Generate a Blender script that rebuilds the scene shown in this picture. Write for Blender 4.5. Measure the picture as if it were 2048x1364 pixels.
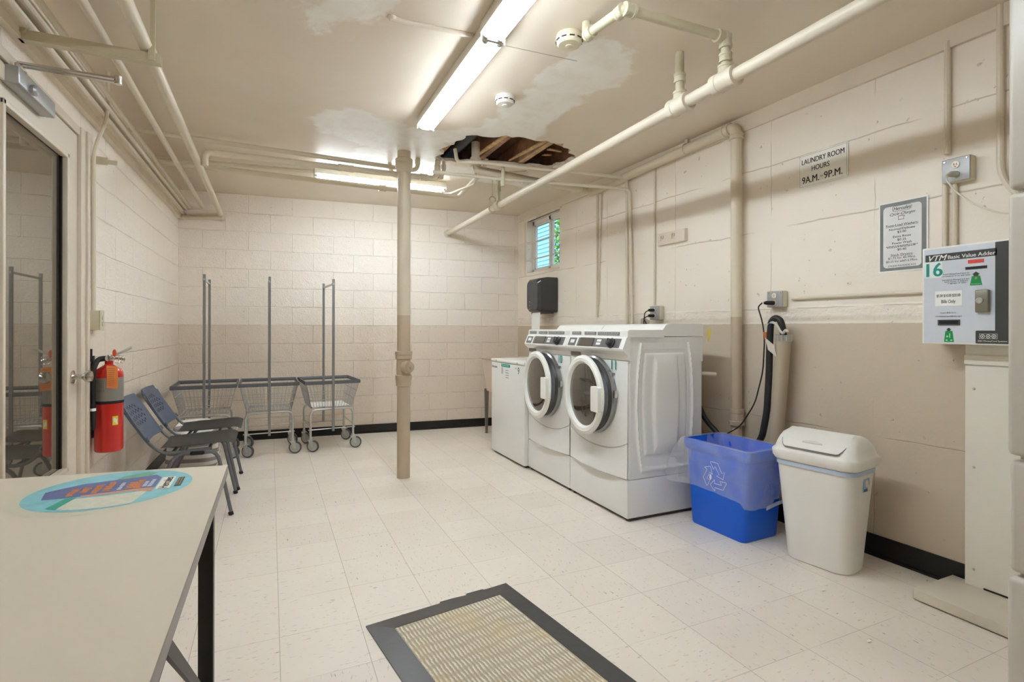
import bpy, bmesh, math, random
from mathutils import Vector, Matrix
random.seed(7)
for o in list(bpy.data.objects): bpy.data.objects.remove(o)
S = bpy.context.scene; COL = S.collection
# ------------------------------------------------------------ camera
cam_d = bpy.data.cameras.new('camera'); cam = bpy.data.objects.new('camera', cam_d); COL.objects.link(cam)
cam_d.sensor_width = 36; cam_d.lens = 1052.14/2048*36; cam_d.shift_y = -24.5/2048; cam_d.clip_start = .02
cam.location = (0, 0, 1.217)
yaw, roll = .4301, .0020
Fv = Vector((math.sin(yaw), math.cos(yaw), 0)); R0 = Vector((math.cos(yaw), -math.sin(yaw), 0)); U0 = Vector((0, 0, 1))
Rv = R0*math.cos(roll)+U0*math.sin(roll); Uv = -R0*math.sin(roll)+U0*math.cos(roll)
M = Matrix((Rv, Uv, -Fv)).transposed().to_4x4(); M.translation = cam.location; cam.matrix_world = M
S.camera = cam
# ------------------------------------------------------------ world, sun, exposure
S.view_settings.view_transform = 'Standard'; S.view_settings.look = 'None'; S.view_settings.gamma = 1
S.view_settings.exposure = 2.17
S.cycles.max_bounces = 24; S.cycles.transparent_max_bounces = 16; S.cycles.diffuse_bounces = 16
TUBE = 11.0
W = bpy.data.worlds.new('world'); S.world = W; W.use_nodes = True
wn = W.node_tree.nodes; wl = W.node_tree.links
sky = wn.new('ShaderNodeTexSky'); sky.sky_type = 'NISHITA'; sky.sun_elevation = math.radians(48); sky.sun_rotation = math.radians(230); sky.sun_disc = False
wl.new(sky.outputs[0], wn['Background'].inputs[0]); wn['Background'].inputs[1].default_value = .15

# ------------------------------------------------------------ helpers
def lin(c):
    return tuple(((x/255)/12.92 if x/255 <= .04045 else ((x/255+.055)/1.055)**2.4) for x in c)
MATS = {}
def mat(name, rgb, rough=.5, metal=0, spec=.5, bump=0, bscale=60, bdist=.002, emit=0, alpha=1, trans=0, coat=0, var=0, vscale=3, ior=1.45):
    if name in MATS: return MATS[name]
    m = bpy.data.materials.new(name); m.use_nodes = True; n = m.node_tree.nodes; l = m.node_tree.links
    b = n['Principled BSDF']; c = (*lin(rgb), 1)
    b.inputs['Base Color'].default_value = c; b.inputs['Roughness'].default_value = rough; b.inputs['Metallic'].default_value = metal
    b.inputs['Specular IOR Level'].default_value = spec; b.inputs['IOR'].default_value = ior
    b.inputs['Alpha'].default_value = alpha; b.inputs['Transmission Weight'].default_value = trans; b.inputs['Coat Weight'].default_value = coat
    if emit: b.inputs['Emission Color'].default_value = c; b.inputs['Emission Strength'].default_value = emit
    tc = n.new('ShaderNodeTexCoord')
    if bump:
        t = n.new('ShaderNodeTexNoise'); t.inputs['Scale'].default_value = bscale; t.inputs['Detail'].default_value = 4
        l.new(tc.outputs['Object'], t.inputs['Vector'])
        bp = n.new('ShaderNodeBump'); bp.inputs['Strength'].default_value = bump; bp.inputs['Distance'].default_value = bdist
        l.new(t.outputs['Fac'], bp.inputs['Height']); l.new(bp.outputs[0], b.inputs['Normal'])
    t = n.new('ShaderNodeTexNoise'); t.inputs['Scale'].default_value = vscale; t.inputs['Detail'].default_value = 5
    l.new(tc.outputs['Object'], t.inputs['Vector'])
    hs = n.new('ShaderNodeMix'); hs.data_type = 'RGBA'; hs.blend_type = 'MULTIPLY'
    cr = n.new('ShaderNodeMapRange'); cr.inputs['From Min'].default_value = .3; cr.inputs['From Max'].default_value = .7
    v = var if var else .03
    cr.inputs['To Min'].default_value = 1-v; cr.inputs['To Max'].default_value = 1
    l.new(t.outputs['Fac'], cr.inputs['Value']); hs.inputs[0].default_value = 1; hs.inputs[6].default_value = c
    l.new(cr.outputs[0], hs.inputs[7]); l.new(hs.outputs[2], b.inputs['Base Color'])
    MATS[name] = m; return m

class NB:  # node builder for the wall / floor / ceiling paints
    def __init__(s, name):
        s.m = bpy.data.materials.new(name); s.m.use_nodes = True; s.n = s.m.node_tree.nodes; s.l = s.m.node_tree.links
        s.b = s.n['Principled BSDF']; s.tc = s.n.new('ShaderNodeTexCoord'); s.co = s.tc.outputs['Object']
        sx = s.n.new('ShaderNodeSeparateXYZ'); s.l.new(s.co, sx.inputs[0]); s.x, s.y, s.z = sx.outputs
    def set(s, sock, v):
        if hasattr(v, 'is_linked') or isinstance(v, bpy.types.NodeSocket): s.l.new(v, sock)
        else: sock.default_value = v
    def math(s, op, a, b=0, c=0):
        n = s.n.new('ShaderNodeMath'); n.operation = op
        s.set(n.inputs[0], a); s.set(n.inputs[1], b); s.set(n.inputs[2], c); return n.outputs[0]
    def noise(s, scale, detail=3, vec=None, out='Fac', rough=.5):
        n = s.n.new('ShaderNodeTexNoise'); n.inputs['Scale'].default_value = scale; n.inputs['Detail'].default_value = detail; n.inputs['Roughness'].default_value = rough
        s.l.new(vec if vec else s.co, n.inputs['Vector']); return n.outputs[out]
    def comb(s, x, y, z=0):
        n = s.n.new('ShaderNodeCombineXYZ'); s.set(n.inputs[0], x); s.set(n.inputs[1], y); s.set(n.inputs[2], z); return n.outputs[0]
    def ramp(s, v, a, b, lo=0., hi=1.):
        n = s.n.new('ShaderNodeMapRange'); n.interpolation_type = 'SMOOTHSTEP'
        s.set(n.inputs[0], v); n.inputs[1].default_value = a; n.inputs[2].default_value = b; n.inputs[3].default_value = lo; n.inputs[4].default_value = hi; return n.outputs[0]
    def mix(s, f, a, b):
        n = s.n.new('ShaderNodeMix'); n.data_type = 'RGBA'; s.set(n.inputs[0], f)
        for i, v in ((6, a), (7, b)):
            if isinstance(v, tuple): n.inputs[i].default_value = (*lin(v), 1)
            else: s.l.new(v, n.inputs[i])
        return n.outputs[2]
    def line(s, v, at, w):  # 1 on a line v=at of half width w
        return s.ramp(s.math('ABSOLUTE', s.math('SUBTRACT', v, at)), 0, w, 1, 0)
    def bump(s, h, strength, dist, prev=None):
        n = s.n.new('ShaderNodeBump'); n.inputs['Strength'].default_value = strength; n.inputs['Distance'].default_value = dist
        s.set(n.inputs['Height'], h)
        if prev: s.l.new(prev, n.inputs['Normal'])
        return n.outputs[0]
    def done(s, col, rough, nrm=None, spec=.5):
        s.l.new(col, s.b.inputs['Base Color']) if not isinstance(col, tuple) else None
        s.set(s.b.inputs['Roughness'], rough); s.b.inputs['Specular IOR Level'].default_value = spec
        if nrm: s.l.new(nrm, s.b.inputs['Normal'])
        return s.m

CREAM = (242, 233, 221); TAN = (228, 215, 199); PAINT_Z = 1.252
def block_paint(name, ax, band=True):
    s = NB(name); u = s.x if ax == 'x' else s.y
    wob = s.noise(5, 2); v = s.comb(s.math('ADD', u, s.math('MULTIPLY', wob, .012)), s.math('ADD', s.math('SUBTRACT', s.z, .034), s.math('MULTIPLY', wob, .010)))
    br = s.n.new('ShaderNodeTexBrick'); s.l.new(v, br.inputs['Vector']); br.offset = .5
    br.inputs['Scale'].default_value = 1; br.inputs['Mortar Size'].default_value = .006; br.inputs['Mortar Smooth'].default_value = .6
    br.inputs['Brick Width'].default_value = .437; br.inputs['Row Height'].default_value = .203; br.inputs['Bias'].default_value = 0
    br.inputs['Color1'].default_value = (1, 1, 1, 1); br.inputs['Color2'].default_value = (.9, .9, .9, 1); br.inputs['Mortar'].default_value = (0, 0, 0, 1)
    f = br.outputs['Fac']
    rough_n = s.noise(70, 6, rough=.65); big = s.noise(9, 4)
    edge = s.ramp(s.math('ADD', s.z, s.math('MULTIPLY', s.math('SUBTRACT', s.noise(25), .5), .006)), PAINT_Z-.001, PAINT_Z+.001)
    col = s.mix(edge, TAN, CREAM) if band else s.mix(.5, CREAM, CREAM)
    dirt = s.ramp(s.noise(40, 5), .66, .72, 0, .35)
    col = s.mix(dirt, col, s.mix(edge, (150, 132, 108), (188, 172, 150)))
    crack = s.math('MULTIPLY', f, s.ramp(s.noise(3.2, 3), .5, .62, 0, .14))
    col = s.mix(crack, col, (150, 134, 112))
    n1 = s.bump(s.math('ADD', s.math('MULTIPLY', rough_n, .5), s.math('MULTIPLY', big, .8)), .9, .012)
    n2 = s.bump(s.math('SUBTRACT', 1, f), .8, .006, n1)
    return s.done(col, .55, n2)
def concrete_paint(name):
    s = NB(name)
    wz = s.math('ADD', s.z, s.math('MULTIPLY', s.math('SUBTRACT', s.noise(4, 4), .5), .03))
    wy = s.math('ADD', s.y, s.math('MULTIPLY', s.math('SUBTRACT', s.noise(6, 4), .5), .03))
    j = s.line(wz, 1.865, .006)
    for zz in (1.345, .64, 2.28): j = s.math('MAXIMUM', j, s.line(wz, zz, .005))
    for yy in (1.765, 2.40, 3.27, 4.18, 4.72): j = s.math('MAXIMUM', j, s.math('MULTIPLY', s.line(wy, yy, .004), s.ramp(s.noise(2.5, 2), .38, .5)))
    j = s.math('MULTIPLY', j, s.ramp(s.noise(3, 3), .36, .52))
    pits = s.ramp(s.noise(26, 2), .70, .74); pits = s.math('MULTIPLY', pits, s.ramp(s.noise(3), .42, .55))
    edge = s.ramp(s.math('ADD', s.z, s.math('MULTIPLY', s.math('SUBTRACT', s.noise(20), .5), .008)), PAINT_Z-.001, PAINT_Z+.001)
    col = s.mix(edge, (200, 186, 166), (235, 226, 212))
    col = s.mix(s.math('MULTIPLY', s.math('MAXIMUM', j, pits), .42), col, (138, 122, 98))
    col = s.mix(s.ramp(s.noise(1.3, 4), .45, .75, 0, .10), col, (178, 160, 134))
    ledge = s.math('MULTIPLY', s.ramp(s.z, 1.26, 1.30), s.ramp(s.z, 1.34, 1.36, 1, 0))
    n1 = s.bump(s.noise(55, 6, rough=.6), .25, .004)
    n2 = s.bump(s.math('MULTIPLY', s.noise(22, 6), ledge), .7, .02, n1)
    n3 = s.bump(s.math('SUBTRACT', 1, s.math('MAXIMUM', j, pits)), .5, .006, n2)
    return s.done(col, .5, n3)
def floor_vinyl():
    s = NB('vinyl_floor_tile'); T = .3048
    fx = s.math('ADD', s.math('DIVIDE', s.math('SUBTRACT', s.x, .0336), T), 20); fy = s.math('ADD', s.math('DIVIDE', s.math('SUBTRACT', s.y, .2263), T), 20-2/3.0+.0)
    fy = s.math('ADD', s.math('DIVIDE', s.math('SUBTRACT', s.y, 2.2623), T), 20)
    ax = s.math('ABSOLUTE', s.math('SUBTRACT', s.math('FRACT', fx), .5)); ay = s.math('ABSOLUTE', s.math('SUBTRACT', s.math('FRACT', fy), .5))
    jx = s.ramp(ax, .4930, .4970); jy = s.ramp(ay, .4940, .4975)
    jl = s.math('MAXIMUM', jx, s.math('MULTIPLY', jy, s.ramp(s.noise(2.2, 2), .38, .55, .25, 1)))
    wn_ = s.n.new('ShaderNodeTexWhiteNoise'); wn_.noise_dimensions = '2D'; s.l.new(s.comb(s.math('FLOOR', fx), s.math('FLOOR', fy)), wn_.inputs['Vector'])
    tile = wn_.outputs['Value']
    base = s.mix(tile, (233, 225, 213), (227, 218, 206))
    ang = s.math('GREATER_THAN', tile, .5)
    v1 = s.comb(s.math('MULTIPLY', s.x, 26), s.math('MULTIPLY', s.y, 95)); v2 = s.comb(s.math('MULTIPLY', s.x, 95), s.math('MULTIPLY', s.y, 26))
    st = s.n.new('ShaderNodeMix'); st.data_type = 'VECTOR'; s.set(st.inputs[0], ang); s.l.new(v1, st.inputs[4]); s.l.new(v2, st.inputs[5])
    spk = s.noise(1, 2, st.outputs[1])
    col = s.mix(s.ramp(spk, .63, .69, 0, .45), base, (168, 155, 138))
    col = s.mix(s.ramp(spk, .73, .76, 0, .85), col, (112, 100, 86))
    col = s.mix(s.ramp(s.noise(1.1, 3), .5, .75, 0, .25), col, (206, 194, 176))
    col = s.mix(s.math('MULTIPLY', jl, .45), col, (118, 106, 92))
    n1 = s.bump(s.noise(7, 3), .06, .01); n2 = s.bump(s.math('SUBTRACT', 1, jl), .15, .002, n1)
    return s.done(col, s.ramp(s.noise(6, 4), .3, .7, .30, .42), n2, .45)
def ceiling_paint():
    s = NB('ceiling_plaster_paint')
    nv = s.math('MULTIPLY', s.math('SUBTRACT', s.noise(3.5, 6, rough=.6), .5), .42)
    def seg(ax, ay, bx, by, r):  # distance to a segment, less its radius
        dx, dy = bx-ax, by-ay; L = dx*dx+dy*dy
        t = s.math('DIVIDE', s.math('ADD', s.math('MULTIPLY', s.math('SUBTRACT', s.x, ax), dx), s.math('MULTIPLY', s.math('SUBTRACT', s.y, ay), dy)), L)
        t = s.math('MINIMUM', s.math('MAXIMUM', t, 0), 1)
        px = s.math('SUBTRACT', s.x, s.math('ADD', s.math('MULTIPLY', t, dx), ax)); py = s.math('SUBTRACT', s.y, s.math('ADD', s.math('MULTIPLY', t, dy), ay))
        d = s.math('SQRT', s.math('ADD', s.math('MULTIPLY', px, px), s.math('MULTIPLY', py, py)))
        return s.math('SUBTRACT', d, r)
    d = seg(1.62, 2.42, 1.60, 3.55, .20)
    for a in ((.50, 3.85, 1.05, 4.15, .26), (1.15, 3.85, 1.6, 3.55, .12), (.75, 4.5, 2.3, 4.7, .16), (.2, 2.6, .42, 2.35, .10)):
        d = s.math('MINIMUM', d, seg(*a))
    f = s.ramp(s.math('ADD', d, nv), -.02, .03, 1, 0)
    f = s.math('MULTIPLY', f, s.ramp(s.noise(9, 5), .25, .6, .55, 1))
    col = s.mix(s.ramp(s.noise(1.4, 4), .3, .7), (222, 209, 191), (228, 216, 198))
    col = s.mix(f, col, (240, 238, 231))
    sm = s.ramp(s.noise(.9, 5), .5, .7, 0, .3); col = s.mix(sm, col, (222, 212, 196))
    crk = s.ramp(seg(1.06, 2.463, 1.50, 2.440, 0), .0015, .005, .75, 0); col = s.mix(crk, col, (120, 104, 84))
    n1 = s.bump(s.noise(2.2, 6), .35, .02); n2 = s.bump(f, .25, .004, n1)
    return s.done(col, .38, n2, .5)

class MB:
    def __init__(s): s.bm = bmesh.new()
    def quad(s, *p): return s.bm.faces.new([s.bm.verts.new(q) for q in p])
    def box(s, lo, hi, rot=None, c=None, bev=0):
        r = bmesh.ops.create_cube(s.bm, size=1); vs = r['verts']
        lo, hi = Vector(lo), Vector(hi)
        for v in vs: v.co = Vector((lo[i]+(v.co[i]+.5)*(hi[i]-lo[i]) for i in range(3)))
        if bev:
            es = list({e for v in vs for e in v.link_edges})
            g = bmesh.ops.bevel(s.bm, geom=es, offset=bev, segments=3, profile=.5, affect='EDGES')
            vs = list({v for f in g['faces'] for v in f.verts})
        if rot is not None:
            bmesh.ops.rotate(s.bm, verts=vs, cent=c or (lo+hi)/2, matrix=rot)
        return vs
    def cyl(s, a, b, r, n=12, r2=None, cap=True):
        a, b = Vector(a), Vector(b); r2 = r if r2 is None else r2
        s.loft([(a, r), (b, r2)], n, cap)
    def loft(s, pts, n=12, cap=True, closed=False):
        P = [Vector(p[0]) for p in pts]; ring = []; N = len(P)
        t = next((P[i]-P[0]).normalized() for i in range(1, N) if (P[i]-P[0]).length > 1e-7); up = Vector((0, 0, 1)) if abs(t.z) < .9 else Vector((1, 0, 0))
        u = t.cross(up).normalized(); w = t.cross(u).normalized()
        for i in range(N):
            if closed: tt = (P[(i+1) % N]-P[i-1]).normalized()
            else:
                a = P[max(i-1, 0)]; b = P[min(i+1, N-1)]
                if (b-a).length < 1e-9: tt = t
                else: tt = (b-a).normalized()
            q = t.rotation_difference(tt); u = q @ u; w = q @ w; t = tt; r = pts[i][1]
            ring.append([s.bm.verts.new(P[i]+u*r*math.cos(6.28318*k/n)+w*r*math.sin(6.28318*k/n)) for k in range(n)])
        for i in range(N if closed else N-1):
            A, B = ring[i], ring[(i+1) % N]
            for k in range(n): s.bm.faces.new((A[k], A[(k+1) % n], B[(k+1) % n], B[k]))
        if cap and not closed:
            s.bm.faces.new(ring[0][::-1]); s.bm.faces.new(ring[-1])
    def tube(s, path, r, bend=.0, n=10, closed=False):
        P = [Vector(p) for p in path]; out = []
        if bend and len(P) > 2:
            N = len(P)
            for i, p in enumerate(P):
                if not closed and i in (0, N-1): out.append(p); continue
                a, b = P[i-1], P[(i+1) % N]; da, db = (a-p), (b-p); m = min(bend, da.length*.48, db.length*.48)
                p0 = p+da.normalized()*m; p1 = p+db.normalized()*m
                for k in range(6):
                    t = k/5; out.append(p0*(1-t)**2+p*2*t*(1-t)+p1*t*t)
        else: out = P
        s.loft([(p, r) for p in out], n, closed=closed)
    def lathe(s, prof, c=(0, 0, 0), ax='z', n=32, cap=True):
        c = Vector(c); rings = []
        for r, h in prof:
            rg = []
            for k in range(n):
                a = 6.28318*k/n; x, y = r*math.cos(a), r*math.sin(a)
                rg.append(s.bm.verts.new(c+(Vector((x, y, h)) if ax == 'z' else Vector((h, x, y)) if ax == 'x' else Vector((x, h, y)))))
            rings.append(rg)
        for A, B in zip(rings, rings[1:]):
            for k in range(n): s.bm.faces.new((A[k], A[(k+1) % n], B[(k+1) % n], B[k]))
        if cap: s.bm.faces.new(rings[0][::-1]); s.bm.faces.new(rings[-1])
    def prism(s, poly, lo, hi, ax='z'):
        def P(a, b, h): return (a, b, h) if ax == 'z' else (h, a, b) if ax == 'x' else (a, h, b)
        A = [s.bm.verts.new(P(a, b, lo)) for a, b in poly]; B = [s.bm.verts.new(P(a, b, hi)) for a, b in poly]; n = len(A)
        s.bm.faces.new(A[::-1]); s.bm.faces.new(B)
        for k in range(n): s.bm.faces.new((A[k], A[(k+1) % n], B[(k+1) % n], B[k]))
    def rings(s, loops, cap0=True, cap1=True):
        R = [[s.bm.verts.new(p) for p in l] for l in loops]; n = len(R[0])
        for A, B in zip(R, R[1:]):
            for k in range(n): s.bm.faces.new((A[k], A[(k+1) % n], B[(k+1) % n], B[k]))
        if cap0: s.bm.faces.new(R[0][::-1])
        if cap1: s.bm.faces.new(R[-1])
    def grid(s, nu, nv, f):
        G = [[s.bm.verts.new(f(i/nu, j/nv)) for j in range(nv+1)] for i in range(nu+1)]
        for i in range(nu):
            for j in range(nv): s.bm.faces.new((G[i][j], G[i+1][j], G[i+1][j+1], G[i][j+1]))
        return G
    def ball(s, c, r, sx=1, sy=1, sz=1, sub=2):
        g = bmesh.ops.create_icosphere(s.bm, subdivisions=sub, radius=r)
        for v in g['verts']: v.co = Vector((v.co.x*sx, v.co.y*sy, v.co.z*sz))+Vector(c)
    def text(s, txt, size, pos, right, up, align='CENTER', wt=0., shear=0., width=None, lift=.0006):
        cu = bpy.data.curves.new('t', 'FONT'); cu.body = txt; cu.size = size; cu.align_x = align; cu.shear = shear; cu.resolution_u = 3
        ob = bpy.data.objects.new('t', cu); COL.objects.link(ob); bpy.context.view_layer.update()
        me = bpy.data.meshes.new_from_object(ob.evaluated_get(bpy.context.evaluated_depsgraph_get()))
        right, up, pos = Vector(right).normalized(), Vector(up).normalized(), Vector(pos); nn = right.cross(up)
        if len(me.vertices):
            xs = [v.co.x for v in me.vertices]; w0 = max(xs)-min(xs); k = width/w0 if width and w0 > 0 else 1
            for j, dx in enumerate((-.7, 0, .7) if wt else (0,)):
                vs = [s.bm.verts.new(pos+right*(v.co.x*k+dx*wt*size)+up*v.co.y+nn*(lift+.00008*j)) for v in me.vertices]
                for p in me.polygons:
                    try: s.bm.faces.new([vs[i] for i in p.vertices])
                    except ValueError: pass
        bpy.data.objects.remove(ob); bpy.data.meshes.remove(me); bpy.data.curves.remove(cu)
    def build(s, name, m, parent=None, smooth=True, ang=35):
        me = bpy.data.meshes.new(name)
        off = OFF.get(parent.name if parent else None, Vector())
        if parent: bmesh.ops.translate(s.bm, verts=s.bm.verts, vec=-off)
        bmesh.ops.recalc_face_normals(s.bm, faces=s.bm.faces)
        for f in s.bm.faces: f.smooth = smooth
        if smooth:
            a = math.radians(ang)
            for e in s.bm.edges:
                if len(e.link_faces) == 2 and e.calc_face_angle(0) > a: e.smooth = False
        s.bm.to_mesh(me); s.bm.free(); me.materials.append(m)
        o = bpy.data.objects.new(name, me); COL.objects.link(o)
        if parent: o.parent = parent
        OFF[o.name] = off
        return o
OFF = {}
def tag(o, label, cat, group=None):
    o['label'] = label; o['category'] = cat
    if group: o['group'] = group
    return o
def thing(name, label, cat, loc=(0, 0, 0), group=None, local=False, rz=0):
    o = bpy.data.objects.new(name, None); COL.objects.link(o); o.location = loc; o.rotation_euler.z = rz; o.empty_display_size = .05
    OFF[o.name] = Vector() if local else Vector(loc)
    return tag(o, label, cat, group)
def struct(o): o['kind'] = 'structure'; return o
def copy_tree(o, parent=None):
    c = o.copy(); COL.objects.link(c); c.parent = parent
    for ch in [x for x in bpy.data.objects if x.parent == o]: copy_tree(ch, c)
    return c
def rrect(x0, x1, y0, y1, r, n=5):
    o = []
    for cx, cy, a0 in ((x1-r, y1-r, 0), (x0+r, y1-r, 90), (x0+r, y0+r, 180), (x1-r, y0+r, 270)):
        for k in range(n+1):
            a = math.radians(a0+90*k/n); o.append((cx+r*math.cos(a), cy+r*math.sin(a)))
    return o
R3 = Matrix.Rotation

# ------------------------------------------------------------ room geometry
CZ = 2.665
def XL(y): return -.925+.0140*(y-3)
def XR(y): return 2.975-.0190*(y-1)
def YB(x): return 6.45-.0960*(x+.88)
BL = (XL(6.45), 6.45); BR = (XR(6.09), YB(XR(6.09))); Y0 = -2.6
m_back = block_paint('painted_block_back', 'x'); m_left = block_paint('painted_block_left', 'y'); m_conc = concrete_paint('painted_concrete')
m_floor = floor_vinyl(); m_ceil = ceiling_paint()
pipe_c = mat('cream_pipe_paint', (218, 208, 188), .38, bump=.25, bscale=45, bdist=.002, var=.06)
pipe_g = mat('aged_cream_pipe_paint', (206, 199, 172), .4, bump=.5, bscale=60, bdist=.003, var=.10)
trim_c = mat('cream_trim_paint', (222, 210, 191), .45, bump=.3, bscale=35, bdist=.004, var=.08)
black_v = mat('black_vinyl_base', (24, 23, 22), .35, var=.2)
b = MB(); b.prism([(-1.3, Y0-.2), (3.4, Y0-.2), (3.4, 6.9), (-1.3, 6.9)], -.1, 0); o = struct(b.build('floor', m_floor, smooth=False))
# ceiling with the broken hole
HOLE = [(1.262, 4.30), (1.30, 4.20), (1.235, 4.12), (1.27, 4.03), (1.31, 3.95), (1.30, 3.87), (1.34, 3.80), (1.325, 3.74), (1.40, 3.69), (1.50, 3.69), (1.56, 3.66),
        (1.60, 3.60), (1.66, 3.62), (1.74, 3.585), (1.85, 3.61), (1.93, 3.57), (2.02, 3.60), (2.08, 3.57), (2.12, 3.65), (2.21, 3.68), (2.23, 3.75), (2.31, 3.78), (2.36, 3.86), (2.33, 3.93),
        (2.35, 4.02), (2.29, 4.08), (2.30, 4.16), (2.24, 4.20), (2.10, 4.19), (2.02, 4.23), (1.85, 4.24), (1.70, 4.30), (1.60, 4.32), (1.50, 4.36), (1.42, 4.35), (1.34, 4.38)]
b = MB(); bm = b.bm
rng = random.Random(3)
H2 = []
for i, p in enumerate(HOLE):
    q = HOLE[(i+1) % len(HOLE)]
    H2.append(p); H2.append(((p[0]+q[0])/2+rng.uniform(-.012, .012), (p[1]+q[1])/2+rng.uniform(-.012, .012)))
def ring_verts(pts, z):
    v = [bm.verts.new((x, y, z)) for x, y in pts]
    return v, [bm.edges.new((v[i], v[(i+1) % len(v)])) for i in range(len(v))]
outer = [(-1.15, Y0-.2), (3.4, Y0-.2), (3.4, 6.9), (-1.15, 6.9)]
v1, e1 = ring_verts(outer, CZ); v2, e2 = ring_verts(H2, CZ)
bmesh.ops.triangle_fill(bm, edges=e1+e2, use_beauty=True)
up = [bm.verts.new((v.co.x+rng.uniform(-.01, .01), v.co.y+rng.uniform(-.01, .01), CZ+.028)) for v in v2]
for i in range(len(v2)): bm.faces.new((v2[i], v2[(i+1) % len(v2)], up[(i+1) % len(v2)], up[i]))
outer_up = [bm.verts.new((x, y, CZ+.03)) for x, y in outer]
for i in range(4): bm.faces.new((v1[i], v1[(i+1) % 4], outer_up[(i+1) % 4], outer_up[i]))
struct(b.build('ceiling', m_ceil, smooth=False))
# upper floor deck over the joists
m_deck = mat('old_subfloor_wood', (172, 126, 92), .8, bump=.8, bscale=30, bdist=.01, var=.5, vscale=8)
b = MB(); b.box((.9, 3.2, CZ+.23), (2.8, 4.8, CZ+.26)); b.box((.9, 3.2, CZ+.03), (.92, 4.8, CZ+.23)); b.box((2.78, 3.2, CZ+.03), (2.8, 4.8, CZ+.23)); b.box((.92, 3.2, CZ+.03), (2.78, 3.22, CZ+.23)); b.box((.92, 4.78, CZ+.03), (2.78, 4.8, CZ+.23))
o = b.build('trim_4', m_deck, smooth=False); struct(o)
# walls
b = MB(); t = Vector((.096, 1, 0)).normalized()*.2
def wallpoly(b, pts, thick):  # footprint polyline -> slab
    b.prism(pts, 0, CZ+.03)
b.prism([(BL[0]-.2, BL[1]+.02), (BL[0], BL[1]), (BR[0]+.0, BR[1]), (BR[0]+.11, BR[1]-.01), (BR[0]+.11, BR[1]+.25), (BL[0]-.2, BL[1]+.3)], 0, CZ+.02)
struct(b.build('wall_back', m_back, smooth=False))
# left wall with the door opening
D0, D1, DZ = 2.40, 3.565, 2.275
b = MB()
def lw(y0, y1, z0, z1): b.prism([(XL(y0)-.16, y0), (XL(y0), y0), (XL(y1), y1), (XL(y1)-.16, y1)], z0, z1)
lw(Y0, D0, 0, CZ+.02); lw(D0, D1, DZ, CZ+.02); lw(D1, 6.45, 0, CZ+.02)
struct(b.build('wall_left', m_left, smooth=False))
# right wall with the window niche
N0, N1, NZ0, NZ1 = 5.06, 5.84, 1.90, 2.54
b = MB()
def rw(y0, y1, z0, z1): b.prism([(XR(y0)+.11, y0), (XR(y0), y0), (XR(y1), y1), (XR(y1)+.11, y1)], z0, z1)
rw(Y0, N0, 0, CZ+.02); rw(N0, N1, 0, NZ0); rw(N0, N1, NZ1, CZ+.02); rw(N1, 6.10, 0, CZ+.02)
struct(b.build('wall_right', m_conc, smooth=False))
b = MB(); b.box((-1.3, Y0-.2, 0), (3.4, Y0, CZ+.02)); struct(b.build('wall_front', m_conc, smooth=False))
# baseboards
def strip(b, p, q, th, z0, z1, side):
    p, q = Vector((*p, 0)), Vector((*q, 0)); d = (q-p).normalized(); n = Vector((-d.y, d.x, 0))*side*th
    b.prism([(p.x, p.y), (q.x, q.y), (q.x+n.x, q.y+n.y), (p.x+n.x, p.y+n.y)], z0, z1)
b = MB(); strip(b, BL, BR, .006, 0, .10, -1); strip(b, BL, BR, .014, 0, .012, -1); struct(b.build('baseboard_back', black_v, smooth=False))
b = MB(); strip(b, (XR(Y0), Y0), (XR(6.05), 6.05), .006, 0, .115, 1); strip(b, (XR(Y0), Y0), (XR(6.05), 6.05), .016, 0, .012, 1); struct(b.build('baseboard_right', black_v, smooth=False))
b = MB(); strip(b, (XL(3.72), 3.72), (XL(6.43), 6.43), .006, 0, .10, -1); struct(b.build('baseboard_left', black_v, smooth=False))
# trims at the wall tops
b = MB(); strip(b, (XR(Y0), Y0), (XR(N0), N0), .022, 2.565, CZ, 1); strip(b, (XR(N0), N0), (XR(6.05), 6.05), .012, 2.57, CZ, 1); struct(b.build('trim_1', trim_c, smooth=False))
b = MB(); strip(b, (XL(Y0), Y0), (XL(6.43), 6.43), .03, 2.36, 2.40, -1); strip(b, (XL(Y0), Y0), (XL(6.43), 6.43), .05, 2.40, 2.425, -1); struct(b.build('trim_2', trim_c, smooth=False))
b = MB(); strip(b, (XL(Y0), Y0), (XL(6.43), 6.43), .075, 2.455, 2.50, -1); struct(b.build('trim_3', trim_c, smooth=False))
# ------------------------------------------------------------ window in its niche
white_f = mat('white_window_paint', (232, 230, 224), .4)
glass = mat('window_glass', (255, 255, 255), .02, trans=1, ior=1.05, spec=.3)
wx = 2.965
b = MB()
for y0, y1, z0, z1 in ((N0, N1, NZ0, NZ0+.045), (N0, N1, NZ1-.045, NZ1), (N0, N0+.03, NZ0, NZ1), (N1-.03, N1, NZ0, NZ1), (5.385, 5.425, NZ0, NZ1)):
    b.box((wx, y0, z0), (wx+.05, y1, z1))
for y0, y1 in ((N0+.03, 5.385), (5.425, N1-.03)):
    for a, c, d, e in ((y0, y0+.022, NZ0+.045, NZ1-.045), (y1-.022, y1, NZ0+.045, NZ1-.045), (y0, y1, NZ0+.045, NZ0+.065), (y0, y1, NZ1-.065, NZ1-.045)):
        b.box((wx+.012, a, d), (wx+.04, c, e))
wf = struct(b.build('window_1', white_f, smooth=False))
for y0, y1 in ((N0+.05, 5.365), (5.445, N1-.05)):
    b = MB(); b.box((wx+.022, y0, NZ0+.06), (wx+.027, y1, NZ1-.06)); b.build('pane', glass, wf, smooth=False)
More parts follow.
